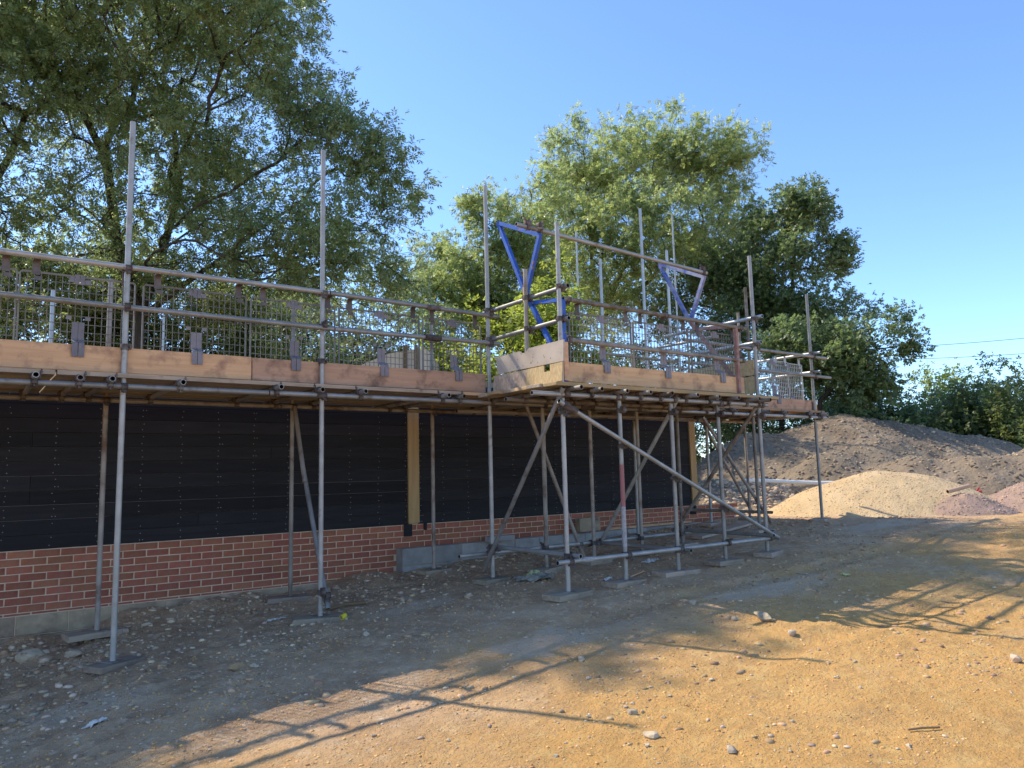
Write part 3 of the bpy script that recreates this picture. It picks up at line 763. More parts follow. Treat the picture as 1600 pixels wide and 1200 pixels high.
for j in range(6):
    dz = random.uniform(0, 0.004)
    e0 = random.uniform(-.05, .03); e1 = random.uniform(-.03, .05)
    if 5.665 + (j + 1) * 0.2305 > 7.05: continue
    board('deck_board', 4.74 + e0, 8.42 + e1, 5.665 + j * 0.2305, 5.665 + j * 0.2305 + 0.223, zb_ + dz, zb_ + 0.036 + dz, M['deck'] if j % 2 == 0 else M['deck_grey'], bay)
# toe boards
board('toe_board', -2.6, 2.212, YO + 0.03, YO + 0.066, 2.535, 2.752, M['toe'], sc)
board('toe_board', 2.222, 4.905, YO + 0.03, YO + 0.066, 2.535, 2.748, M['toe_red'], sc)['label'] = 'reddish brown toe board'
board('toe_board', 8.29, 11.68, YO + 0.03, YO + 0.066, 2.53, 2.70, M['toe_red'], sc)
mb = MB(); mb.bar((11.645, 7.1, 2.60), (11.645, 8.3, 2.60), 0.036, 0.2); part('toe_board', mb, M['toe'], sc)
# toe board clips on the standards
for X_ in (1.12, 2.90): coupler(sc, (X_, YO, 2.755), 'Z', 'X', (0, 1, 0))
# side boards of the bay (left and right returns)
def side_board(pts, x0, x1, m, label):
    mb_ = MB(); n_ = len(pts)
    vs = [(x0, y, z) for y, z in pts] + [(x1, y, z) for y, z in pts]
    fs = [tuple(range(n_)), tuple(range(2 * n_ - 1, n_ - 1, -1))] + [(i, n_ + i, n_ + (i + 1) % n_, (i + 1) % n_) for i in range(n_)]
    mb_.add(vs, fs); o = part('side_board', mb_, m, bay); o['label'] = label; return o
side_board([(5.71, 2.712), (6.86, 2.712), (6.88, 2.905), (6.44, 2.915), (6.40, 2.885), (6.33, 2.885), (6.28, 2.925), (5.70, 2.93)], 4.882, 4.902, M['ply_spotted'], 'upper spotted pale board')
side_board([(5.74, 2.515), (6.36, 2.515), (6.30, 2.70), (6.02, 2.703), (6.02, 2.635), (5.92, 2.635), (5.92, 2.703), (5.72, 2.704)], 4.878, 4.896, M['osb'], 'lower strand board with a notch')
side_board([(6.37, 2.515), (6.96, 2.515), (6.93, 2.70), (6.31, 2.70)], 4.884, 4.906, M['deck_grey'], 'lower grey board')
side_board([(5.83, 2.545), (7.0, 2.545), (7.0, 2.745), (5.84, 2.765)], 8.226, 8.244, M['osb'], 'lower strand board on the right return')
side_board([(5.84, 2.785), (6.95, 2.775), (6.95, 2.97), (5.86, 2.985)], 8.226, 8.244, M['osb'], 'upper strand board on the right return')
mb = MB(); mb.bar((5.0, YF + 0.02, 2.53), (5.0, YF + 0.02, 2.93), 0.06, 0.045, up=(0, 1, 0)); part('timber_upright', mb, M['toe'], bay)

# ================================================================= BRICK GUARDS
def brick_guard(X0, X1, Y, zt, zbm, label, m=None, kick=True):
    m = m or M['guard']
    t = thing('brick_guard', label, 'mesh guard', ((X0 + X1) / 2, Y, zbm), 'wire mesh brick guards hung on the guard rails')
    fr = MB(); w = 0.022
    zs = zt - 0.02
    fr.bar((X0, Y, zbm), (X0, Y, zs), w, 0.012); fr.bar((X1, Y, zbm), (X1, Y, zs), w, 0.012)
    fr.bar((X0 + 0.012, Y, zt - 0.006), (X1 - 0.012, Y, zt - 0.006), 0.012, 0.016); fr.bar((X0 + .012, Y, zbm + 0.01), (X1 - .012, Y, zbm + 0.01), 0.01, 0.012)
    fr.bar((X0, Y, zs), (X0 + 0.014, Y, zt - 0.006), 0.016, 0.012); fr.bar((X1, Y, zs), (X1 - 0.014, Y, zt - 0.006), 0.016, 0.012)
    part('frame', fr, m, t)
    wr = MB(); n_ = int(round((X1 - X0) / 0.05)); q = 0.003
    for k in range(1, n_):
        x_ = X0 + (X1 - X0) * k / n_ + random.uniform(-.002, .002); wr.box(x_ - q, x_ + q, Y - q, Y + q, zbm + 0.01, zt - 0.012)
    nz = int(round((zt - zbm) / 0.07))
    for k in range(1, nz):
        z_ = zbm + (zt - zbm) * k / nz; wr.box(X0 + 0.008, X1 - 0.008, Y - q + 0.005, Y + q + 0.005, z_ - q, z_ + q)
    part('wire_mesh', wr, m, t, kind='stuff')
    c = (X0 + X1) / 2
    for xx in (X0 + 0.11, X1 - 0.08):
        h = MB(); h.box(xx - 0.028, xx + 0.028, Y - 0.014, Y - 0.008, zt - 0.03, zt + 0.09); h.box(xx - 0.026, xx + 0.026, Y - 0.085, Y - 0.014, zt + 0.088, zt + 0.094)
        h.box(xx - 0.01, xx + 0.045, Y - 0.013, Y - 0.009, zt - 0.075, zt - 0.04)
        part('hook_plate', h, M['hook'] if m is not M['guard_pale'] else m, t)
    h = MB(); h.box(c - 0.036, c - 0.002, Y - 0.016, Y - 0.008, zt - 0.075, zt + 0.01); h.box(c + 0.002, c + 0.036, Y - 0.016, Y - 0.008, zt - 0.075, zt + 0.01)
    h.box(c - 0.075, c - 0.04, Y - 0.014, Y - 0.009, zt - 0.06, zt - 0.01); h.box(c + 0.04, c + 0.08, Y - 0.014, Y - 0.009, zt - 0.07, zt - 0.03)
    part('top_clip', h, M['clip'], t)
    if kick:
        h = MB(); zk = zbm + 0.29; yk = Y - 0.014; yt = Y - 0.075; s_ = random.uniform(-0.01, 0.05) if X0 > 2.5 else 0.0
        for a, b in ((-0.046, -0.003), (0.003, 0.046)):
            h.bar((c + (a + b) / 2, yk, zk), (c + (a + b) / 2 + s_ * .3, yk, zk - 0.15), 0.043, 0.006, up=(0, 1, 0))
            h.bar((c + (a + b) / 2 + s_ * .3, yk, zk - 0.15), (c + (a + b) / 2 + s_, yt, zk - 0.185), 0.043, 0.006, up=(0, 1, 0))
            h.bar((c + (a + b) / 2 + s_, yt, zk - 0.185), (c + (a + b) / 2 + s_, yt, zk - 0.305), 0.043, 0.006, up=(0, 1, 0))
        h.box(c - 0.004, c + 0.004, yk + 0.001, yk + 0.003, zk - 0.15, zk)
        part('kick_clip', h, M['clip'], t)
        for sg in (-1, 1):
            h = MB(); h.box(c + sg * 0.07 - 0.02, c + sg * 0.07 + 0.02, Y - 0.01, Y - 0.006, zk + 0.02, zk + 0.05)
            part('clip_tab', h, M['clip'], t)
    return t
YG = YO + 0.09 - 0.0
for X0, X1, lab in ((-0.58, 0.325, 'mesh brick guard at the left edge of the walkway'),
                    (0.345, 1.20, 'mesh brick guard just left of the first tall standard'),
                    (1.27, 2.17, 'mesh brick guard just right of the first tall standard'),
                    (2.215, 3.07, 'mesh brick guard behind the second tall standard'),
                    (3.12, 4.06, 'mesh brick guard right of the second tall standard, in front of the beige gable'),
                    (4.11, 4.88, 'dark mesh brick guard at the right end of the walkway rail by the tallest post')):
    brick_guard(X0, X1, YG, 3.35, 2.66, lab)
for X0, X1, lab in ((5.17, 6.09, 'mesh brick guard on the loading gate beside the blue frame'),
                    (6.13, 7.06, 'mesh brick guard in the middle of the loading gate'),
                    (7.12, 8.0, 'mesh brick guard on the right of the loading gate by the rusty frame')):
    brick_guard(X0, X1, YF + 0.135, 3.29, 2.665, lab)
brick_guard(8.95, 9.85, YG, 3.32, 2.64, 'mesh brick guard half hidden behind the bay corner post')
brick_guard(10.15, 11.02, YG, 3.32, 2.62, 'pale mesh brick guard left of the lone right-hand standard', M['guard_pale'])
brick_guard(10.62, 11.47, YG + 0.03, 3.31, 2.62, 'pale mesh brick guard overlapping its neighbour by the lone right-hand standard', M['guard_pale'])

# ================================================================= LOADING GATE
gate = thing('loading_gate', 'blue framed up-and-over pallet gate with rusty right frame on the loading bay', 'pallet gate', (5.0, 5.85, 2.5))
def gbar(name, X, a, b, m, w=0.043, label=None):
    mb_ = MB(); mb_.bar((X, a[0], a[1]), (X, b[0], b[1]), w, 0.043, up=(1, 0, 0)); o = part(name, mb_, m, gate)
    if label: o['label'] = label
    return o
P1, P2, P3, P4, P5, P6 = (6.97, 4.54), (6.2, 4.17), (6.47, 3.57), (6.40, 3.46), (5.86, 3.385), (5.86, 2.52)
for X_, side in ((5.02, 0), (7.90, 1)):
    q_ = lambda p: (p[0] + 0.11 * side if p[0] > 5.9 else p[0], p[1] - (0.045 * side if p[0] > 5.9 and p[1] > 4 else 0.0))
    mA = M['blue'] if not side else M['blue_worn']; mB = M['blue'] if not side else M['redox']
    dz = 0.05 * side
    gbar('frame_bar', X_, q_((P1[0], P1[1] + dz * 0)), q_((P2[0] - .02, P2[1] + dz * 0)), mA)
    gbar('frame_bar', X_ + 0.001, q_(P1), q_(P3), mA)
    gbar('frame_bar', X_ - 0.001, q_(P2), q_(P3), mA if not side else M['blue_worn'])
    gbar('frame_bar', X_ + 0.002, q_(P3), (5.90, 2.70), mB)
    gbar('frame_bar', X_ - 0.002, q_(P4), P5, mB)
    gbar('frame_bar', X_, P5, P6, mB, 0.06 if not side else 0.045)
tb('gate_tube', (4.70, 6.2, 4.245), (7.97, 6.32, 4.20), gate)
for X_ in (4.86, 5.02, 7.90): coupler(gate, (X_, 6.2 if X_ < 6 else 6.32, 4.24 if X_ < 6 else 4.20), 'X', 'Y', (0, 0, 1))
tb('gate_rail', (5.03, YF + 0.055, 3.40), (8.10, YF + 0.055, 3.375), gate, dull_m); tb('gate_rail', (5.06, YF + 0.055, 2.965), (8.06, YF + 0.055, 2.955), gate, dull_m)
for X_, z in ((5.1, 3.40), (6.6, 3.385), (8.0, 3.375), (5.1, 2.965), (8.0, 2.955)):
    coupler(gate, (X_, YF + 0.055, z), 'X', 'Z', (0, 1, 0))
board('toe_board', 5.09, 8.04, YF + 0.075, YF + 0.11, 2.535, 2.738, M['toe'], gate)

# ================================================================= SCAFFOLD BEYOND THE WALL
far = thing('scaffold', 'bright standards and rails of the far scaffold seen above the wall', 'scaffold', (9.0, 9.6, 0.5))
NG = [M['galv_new'], M['inner_tube']]
for X_, Y_, zt in ((0.78, 9.6, 3.75), (9.20, 8.62, 6.09 - 0.05), (8.22, 8.62, 5.0), (9.82, 8.62, 5.4)):
    tb('standard', (X_, Y_, 2.57 if Y_ < 9 else 0.5), (X_, Y_, zt), far, NG)
for X_, zt in ((12.99, 7.96), (16.84, 9.14), (2.91, 4.6)):
    tb('standard', (X_, 14.5, 0.5), (X_, 14.5, zt), far, NG)
for z in (4.05, 4.5):
    tb('guard_rail', (15.4, 14.4, z), (19.2, 14.4, z), far, NG)
tb('guard_rail', (13.2, 14.4, 4.05), (15.3, 14.4, 4.02), far, dull_m)
mb = MB(); mb.bar((15.6, 14.2, 3.85), (19.4, 14.2, 3.85), 0.04, 0.2); part('toe_board', mb, M['deck_grey'], far)
tb('guard_rail', (9.25, 8.66, 3.60), (9.25, 7.2, 3.60), far, NG)
tb('guard_rail', (8.2, 8.58, 3.45), (9.9, 8.58, 3.43), far, dull_m); tb('guard_rail', (8.2, 8.58, 3.1), (11.4, 8.58, 3.08), far, dull_m)
tb('guard_rail', (8.2, 8.58, 2.8), (11.4, 8.58, 2.78), far, dull_m)

# ================================================================= HEAPS
def heap(name, xs, ys, hf, m, label, cat):
    def H(X, Y):
        return hf(X, Y)
    cx, cy = (xs[0] + xs[-1]) / 2, (ys[0] + ys[-1]) / 2
    o = link(name, grid_mesh(name, xs, ys, H, m)); tag(o, label, cat); return o
def bumps(L, off=0.03):
    def f(X, Y):
        acc = np.zeros(X.shape); kk = 0.22
        for (cx, cy, rx, ry, top, pw, ang) in L:
            ca, sa = math.cos(ang), math.sin(ang)
            u = ((X - cx) * ca + (Y - cy) * sa) / rx; v = (-(X - cx) * sa + (Y - cy) * ca) / ry
            d = np.sqrt(u * u + v * v + 0.02)
            acc = acc + np.exp(np.clip((top - (d ** pw) * (top - 0.6)) / kk, -60, 60))
        return kk * np.log(acc + 1e-20) - off
    return f
fm = bumps([(20.4, 12.15, 5.2, 4.6, 3.45, 1.15, 0), (22.3, 10.9, 4.2, 4.2, 3.1, 1.2, 0), (22.9, 9.2, 3.6, 3.0, 2.55, 1.2, 0), (21.3, 11.5, 4.2, 4.0, 3.15, 1.2, 0), (22.4, 10.2, 3.8, 3.4, 2.75, 1.2, 0), (17.9, 12.85, 3.2, 3.0, 2.95, 1.1, 0)], 0.16)
def soil_noise(X, Y, k=1.0):
    return k * (0.22 * vnoise(X * 0.8, Y * 0.8) + 0.10 * vnoise(X * 2.1 + 5, Y * 2.1) + 0.05 * vnoise(X * 5, Y * 5 + 3) + 0.045 * vnoise(X * 9, Y * 9) + 0.03 * vnoise(X * 17, Y * 17)
                + 0.03 * np.maximum(vnoise(X * 3.7 + 50, Y * 3.7), 0.1))
def H1(X, Y): return fm(X, Y) + soil_noise(X, Y)
heap('soil_heap', np.arange(13.5, 27.5, 0.07), np.arange(5.5, 17.5, 0.08), H1, M['soil'], 'tall brown soil heap behind the right end of the scaffold', 'soil heap')
fr_ = bumps([(17.4, 8.3, 2.4, 1.9, 1.98, 1.25, -0.5), (18.1, 7.2, 2.3, 1.9, 2.03, 1.3, -0.5), (19.2, 6.4, 2.2, 2.0, 2.22, 1.3, 0), (20.8, 5.0, 2.6, 2.0, 2.4, 1.3, -0.5), (16.6, 9.9, 2.6, 1.6, 2.25, 1.1, -0.6)], 0.18)
def H2(X, Y): return fr_(X, Y) + soil_noise(X + 30, Y, 0.9)
heap('soil_heap', np.arange(13.8, 23.5, 0.06), np.arange(2.5, 12.5, 0.07), H2, M['soil'], 'long low bank of lighter brown soil behind the gravel piles', 'soil heap')
def scatter_on(name, hfs, xr, yr, n, smin, smax, m, parent_label, cat, flat=0.7, sink=0.2, cond=None, pw=3):
    x = rng.uniform(*xr, n); y = rng.uniform(*yr, n)
    z = np.max([h(x, y) for h in hfs], axis=0); gz = ground_h(x, y)
    k = z > gz
    if cond is not None: k &= cond(x, y)
    x, y, z = x[k], y[k], z[k]
    s = smin + (smax - smin) * rng.random(len(x)) ** pw
    o = link(name, stone_field(name, np.stack([x, y, z - s * sink], 1), s, m, flat)); tag(o, parent_label, cat, kind='stuff'); return o
scatter_on('soil_clods', [H1, H2], (13.6, 24), (3, 16), 24000, 0.010, 0.055, M['clod'], 'brown soil clods covering the soil heaps', 'soil clods', sink=0.15, pw=4)
scatter_on('heap_stones', [H1, H2], (13.6, 24), (3, 16), 700, 0.015, 0.05, M['stone'], 'pale flints showing on the soil heaps', 'stones', sink=0.0, pw=4)
# rubble beyond the building end
frb = bumps([(13.6, 11.0, 2.2, 1.7, 1.35, 1.3, 0.3), (12.6, 10.2, 1.6, 1.2, 1.0, 1.4, 0), (15.0, 10.6, 1.8, 1.2, 1.25, 1.3, 0)])
def H3(X, Y): return frb(X, Y) + soil_noise(X + 60, Y, 0.6)
heap('rubble_heap', np.arange(11.0, 17.0, 0.06), np.arange(8.9, 12.8, 0.06), H3, M['soil'], 'stony rubble heap seen through the standards beside the building end', 'rubble heap')
scatter_on('rubble_stones', [H3], (11.2, 17), (9.0, 12.6), 4200, 0.015, 0.07, M['stone'], 'broken stones lying on the rubble heap beside the building end', 'rubble stones', sink=0.0, pw=2)
# gravel piles
fg = bumps([(14.35, 7.45, 2.15, 1.9, 1.60, 1.3, -0.6), (13.75, 7.95, 1.9, 1.6, 1.38, 1.3, -0.6), (14.9, 6.95, 1.8, 1.6, 1.42, 1.3, -0.6)], 0.12)
def H4(X, Y): return fg(X, Y) + 0.05 * vnoise(X * 1.7, Y * 1.7) + 0.02 * vnoise(X * 6, Y * 6) + 0.012 * vnoise(X * 19, Y * 19) + 0.012 * vnoise(X * 33, Y * 33)
heap('gravel_pile', np.arange(11.2, 17.0, 0.035), np.arange(4.6, 10.4, 0.035), H4, M['gravel'], 'golden gravel pile right of the scaffold', 'gravel pile')
scatter_on('golden_pebbles', [H4], (11.8, 16.4), (5.0, 9.8), 14000, 0.006, 0.016, M['gravel_p'], 'golden pebbles covering the gravel pile', 'pebbles', sink=0.1)
fp2 = bumps([(16.6, 5.3, 1.9, 1.5, 1.42, 1.3, -0.5), (15.9, 5.0, 1.5, 1.1, 1.15, 1.3, -0.5)])
def H6(X, Y): return fp2(X, Y) + 0.07 * vnoise(X * 2.2, Y * 2.2) + 0.03 * vnoise(X * 9, Y * 9) + 0.02 * vnoise(X * 23, Y * 23)
heap('gravel_pile', np.arange(13.8, 19.0, 0.035), np.arange(3.2, 7.6, 0.035), H6, M['pink'], 'large pinkish brown gravel pile at the right edge', 'gravel pile')
fp1 = bumps([(14.15, 5.95, 1.15, 0.85, 1.13, 1.25, -0.55)])
def H5(X, Y): return fp1(X, Y) + 0.05 * vnoise(X * 2.6, Y * 2.6) + 0.03 * vnoise(X * 9, Y * 9) + 0.02 * vnoise(X * 23, Y * 23)
heap('gravel_pile', np.arange(12.4, 16.0, 0.03), np.arange(4.5, 7.4, 0.03), H5, M['pink'], 'small purplish gravel pile in front of the golden one', 'gravel pile')
scatter_on('pink_pebbles', [H5, H6], (12.6, 18.5), (3.4, 7.4), 10000, 0.008, 0.024, M['pink_p'], 'pink and purple pebbles covering the two darker gravel piles', 'pebbles', sink=0.1)

# pipes and litter near the heaps
mb = MB(); pts = []
for k in range(13):
    t = k / 12; x = 13.75 + 1.75 * t; y = 10.25 - 1.15 * t + 0.10 * math.sin(t * 3.1)
    z = max(float(H3(np.array([x]), np.array([y]))[0]), float(H2(np.array([x]), np.array([y]))[0]), gh(x, y), 0) 
    pts.append(Vector((x, y, z)))
zs = [p.z for p in pts]; 
for k, p in enumerate(pts): p.z = 1.27 + 0.05 * math.cos(k / 12 * 3)
mb.path(pts, 0.042, 12)
o = link('plastic_pipe', mb.mesh('plastic_pipe', M['white_pipe'], True)); tag(o, 'long white plastic pipe lying at the foot of the soil heap', 'pipe')
mb = MB(); mb.tube((13.95, 6.14, 1.10), (14.34, 5.95, 1.19), 0.036, 14); o = link('clay_pipe', mb.mesh('clay_pipe', [M['tan_tube'], M['inner_tube']], True)); tag(o, 'short tan pipe lying on the small purplish gravel pile', 'pipe')
mb = MB(); mb.bar((15.3, 6.3, 1.03), (15.42, 6.2, 1.05), 0.08, 0.05); mb.bar((15.35, 6.24, 1.06), (15.37, 6.2, 1.13), 0.04, 0.025)
o = link('red_container', mb.mesh('red_container', M['red'])); tag(o, 'small red plastic container lying between the gravel piles', 'container')

# ================================================================= STONES AND LITTER
def rock(x, y, s, m, label, group=None, flat=0.6, sub=1, name='stone', seed=0):
    r = np.random.default_rng(seed + 100); s = s * (0.85 if s < 0.08 else 1.0)
    import bmesh
    bm = bmesh.new(); bmesh.ops.create_icosphere(bm, subdivisions=2, radius=1.0)
    ph = r.random(9) * 6
    cuts = [(Vector(r.normal(size=3)).normalized(), 0.5 + 0.3 * r.random()) for _ in range(11)]
    for v in bm.verts:
        p = v.co
        for nrm, d in cuts:
            e = p.dot(nrm) - d
            if e > 0: p = p - nrm * e
        w = 1 + 0.10 * math.sin(p.x * 3 + ph[0]) + 0.08 * math.sin(p.y * 4 + ph[1]) + 0.07 * math.sin(p.z * 5 + ph[2])
        s1 = s * 1.0; v.co = Vector((p.x * s * w * 1.3, p.y * s * w * 0.95, p.z * s * w * flat))
    me = bpy.data.meshes.new(name); bm.to_mesh(me); bm.free(); me.materials.append(m)
    o = link(name, me, None, (x, y, gh(x, y) + s * flat * 0.42), (0, 0, r.random() * 6))
    tag(o, label, 'stone', group); return o
rock(5.62, 4.05, 0.085, M['stone_obj'], 'rounded pale boulder on sunlit sand, the largest stone', flat=0.62, seed=1)
rock(5.44, 4.22, 0.04, M['stone_obj'], 'small stone just behind the largest boulder', seed=2)
rock(5.40, 3.64, 0.05, M['stone_obj'], 'angular stone casting a shadow right of the largest boulder', flat=0.9, seed=3)
rock(1.83, 6.10, 0.06, M['stone_orange'], 'orange stained lump on grey ground right of the first standard', flat=0.9, seed=4)
rock(1.93, 6.02, 0.04, M['stone_obj'], 'pale chip touching the orange stained lump', flat=0.8, seed=5)
rock(3.14, 3.05, 0.045, M['stone_obj'], 'white flint in a cluster low in the sunlit foreground', flat=0.9, seed=6)
rock(3.30, 3.34, 0.035, M['stone_obj'], 'pale flint above the foreground cluster', flat=0.9, seed=7)
rock(3.32, 2.64, 0.04, M['stone_obj'], 'grey angular stone near the bottom edge of the sand', flat=0.8, seed=8)
rock(3.77, 4.31, 0.04, M['stone_obj'], 'grey stone on sand below the pale dusty patch', flat=0.8, seed=9)
rock(5.95, 2.28, 0.05, M['stone_obj'], 'lumpy brown stone at the right edge of the sand', flat=0.9, seed=10)
rock(0.62, 8.20, 0.12, M['stone_obj'], 'rounded stone against the footing near the first inner sole board', flat=0.75, seed=11)
rock(0.95, 7.88, 0.09, M['stone_obj'], 'flat pale stone between the first two sole boards', flat=0.45, seed=12)
rock(0.22, 7.55, 0.13, M['stone_obj'], 'big pale chalky stone at the left edge below the wall', flat=0.5, seed=13)
rock(2.92, 6.15, 0.05, M['stone_obj'], 'flat stone on the edge of the scaffold shadow', flat=0.5, seed=14)
rock(4.29, 6.60, 0.06, M['stone_obj'], 'squat stone in front of the loading bay corner', flat=0.7, seed=15)
rock(5.57, 4.78, 0.045, M['stone_obj'], 'pinkish stone between the bay and the sunlit sand', flat=0.7, seed=16)
k = 17
for (x, y) in ((3.54, 3.98), (3.40, 3.18), (3.02, 2.95), (3.55, 2.45), (5.28, 2.93), (6.86, 4.3), (5.64, 4.38), (0.42, 5.54), (1.06, 5.35), (2.29, 3.77), (3.91, 2.67),
               (4.0, 2.06), (4.86, 5.22), (3.1, 3.5), (2.6, 3.2), (4.4, 3.3), (5.0, 3.1), (6.3, 3.4), (4.7, 2.7), (3.7, 3.4), (2.0, 4.1), (1.4, 7.0), (1.9, 7.4), (2.3, 6.7), (3.5, 7.0),
               (3.3, 6.5), (4.6, 6.3), (5.2, 5.3), (1.1, 6.3), (0.6, 6.6), (1.5, 5.6), (3.9, 5.6), (2.5, 7.9), (3.6, 8.1), (0.9, 4.9), (7.6, 4.9), (8.8, 5.1), (9.6, 5.4), (7.2, 3.9), (6.6, 2.9)):
    rock(x, y, random.uniform(0.012, 0.024), M['stone_obj'], 'small loose flint lying on the open ground', 'small loose flints', flat=random.uniform(.5, .9), seed=k); k += 1

def crumple(name, x, y, sx, sy, h, m, label, cat, seed, rot=0.0):
    r = np.random.default_rng(seed); nx, ny = 9, 7
    vs = []
    ca, sa = math.cos(rot), math.sin(rot)
    for j in range(ny):
        for i in range(nx):
            u = i / (nx - 1) - .5; v = j / (ny - 1) - .5
            e = 1 + 0.25 * (r.random() - .5)
            px_, py_ = u * sx * e, v * sy * e
            X, Y = x + px_ * ca - py_ * sa, y + px_ * sa + py_ * ca
            vs.append((X, Y, gh(X, Y) + 0.006 + h * r.random() * (1 - 1.4 * (u * u + v * v))))
    fs = [(j * nx + i, j * nx + i + 1, (j + 1) * nx + i + 1, (j + 1) * nx + i) for j in range(ny - 1) for i in range(nx - 1)]
    off = (x, y, gh(x, y))
    m_ = MB(); m_.add(vs, fs); o = link(name, m_.mesh(name, m, False, off), None, off)
    sol = o.modifiers.new('thickness', 'SOLIDIFY'); sol.thickness = 0.003
    tag(o, label, cat); return o
crumple('paper_scrap', 0.81, 5.68, 0.13, 0.07, 0.03, M['paper'], 'crumpled white paper scrap on grey ground at lower left', 'litter', 1, 0.6)
crumple('plastic_scrap', 2.62, 7.55, 0.17, 0.07, 0.03, M['paper'], 'pale bluish plastic scrap left of the second standard', 'litter', 2, 0.1)
crumple('muddy_rag', 5.25, 6.75, 0.42, 0.2, 0.09, M['rag'], 'muddy crumpled rag left of the bay corner post', 'litter', 3, -0.5)
crumple('plastic_film', 5.38, 6.93, 0.2, 0.1, 0.08, M['rag_yellow'], 'yellow green plastic film on the muddy rag', 'litter', 4, 0.2)
crumple('plastic_scrap', 5.75, 6.1, 0.12, 0.06, 0.03, M['paper'], 'white plastic scrap behind the bay corner sole board', 'litter', 5, 0.2)
crumple('plastic_scrap', 6.95, 6.6, 0.25, 0.12, 0.03, M['paper'], 'bluish crumpled plastic under the middle of the loading bay', 'litter', 6, 0.2)
crumple('plastic_film', 7.8, 4.55, 0.10, 0.08, 0.03, M['rag_yellow'], 'tiny yellow green film right of the loading bay', 'litter', 7, 0.2)
mb = MB(); z = gh(3.06, 6.93); mb.tube((3.04, 6.93, z + 0.02), (3.09, 6.95, z + 0.035), 0.026, 12); o = link('yellow_cap', mb.mesh('yellow_cap', M['yellow'], True)); tag(o, 'small bright yellow plastic cap lying below the second standard', 'cap')
mb = MB(); z = gh(4.3, 2.11); mb.path([(4.2, 2.16, z + 0.012), (4.27, 2.12, gh(4.27, 2.12) + 0.014), (4.36, 2.07, gh(4.36, 2.07) + 0.012)], 0.006, 6); o = link('twig', mb.mesh('twig', M['stick'], True)); tag(o, 'dry brown twig on the sand at lower right', 'twig')
mb = MB(); mb.bar((5.98, 5.98, gh(5.98, 5.98) + 0.02), (6.25, 6.05, gh(6.25, 6.05) + 0.03), 0.02, 0.012); o = link('wood_offcut', mb.mesh('wood_offcut', M['toe'])); tag(o, 'thin pale wood sliver in front of the red-marked standard', 'offcut')
mb = MB(); mb.bar((8.7, 7.35, gh(8.7, 7.35) + 0.03), (11.0, 7.9, gh(11.0, 7.9) + 0.03), 0.2, 0.038); o = link('loose_board', mb.mesh('loose_board', M['deck_grey'])); tag(o, 'grey scaffold board lying on the ground beyond the loading bay', 'board')
mb = MB(); mb.path([(3.12, 7.42, gh(3.12, 7.42) + 0.02), (3.3, 7.45, gh(3.3, 7.45) + 0.03), (3.5, 7.35, gh(3.5, 7.35) + 0.03)], 0.018, 7); o = link('broken_stick', mb.mesh('broken_stick', M['stick'], True)); tag(o, 'dark broken stick right of the second standard base', 'stick')

# ================================================================= SHED BEYOND AND CABLES
sh = thing('garden_building', 'pale beige gable seen through the mesh guard behind the walkway', 'building', (7.7, 14.9, 0.8))
o0 = Vector((6.95, 15.42)); d0 = (Vector((8.31, 14.35)) - o0)
def shp(u, dpt=0.0): p = o0 + d0 * u + Vector((0.6, 0.8)) * dpt; return p
prof = [(0.0, 3.93), (0.1, 4.03), (0.25, 4.14), (0.5, 4.3), (0.8, 4.38), (1.0, 4.38)]
mb = MB(); vs = []; 
for dp in (0, 2.5):
    for u, z in prof: p = shp(u, dp); vs.append((p.x, p.y, z))
    for u in (1.0, 0.0): p = shp(u, dp); vs.append((p.x, p.y, 0.8))
nn = 8; mb.add(vs, [tuple(range(nn)), tuple(range(2 * nn - 1, nn - 1, -1))] + [(i, nn + i, nn + (i + 1) % nn, (i + 1) % nn) for i in range(nn)])
part('gable_wall', mb, M['sheet'], sh)
for u in (0.72, 0.86):
    p = shp(u, -0.05); mb = MB(); mb.bar((p.x, p.y, 0.8), (p.x, p.y, 4.47), 0.06, 0.06); part('timber_post', mb, M['stick'], sh)
def cable(a, b, label):
    a = Vector(a); b = Vector(b); pts = []
    for k in range(25):
        t = k / 24; p = a.lerp(b, t); p.z -= 1.2 * 4 * t * (1 - t) * 0.5; pts.append(p)
    m_ = MB(); m_.path(pts, 0.014, 5); o = link('overhead_cable', m_.mesh('overhead_cable', M['cable'])); tag(o, label, 'cable')
cable((39.0, 26.6, 8.5), (62, 9.2, 10.4), 'upper thin overhead cable crossing the sky above the far bushes')
cable((39.0, 26.7, 8.0), (62, 9.3, 9.1), 'lower overhead cable crossing the sky just above the far bushes')

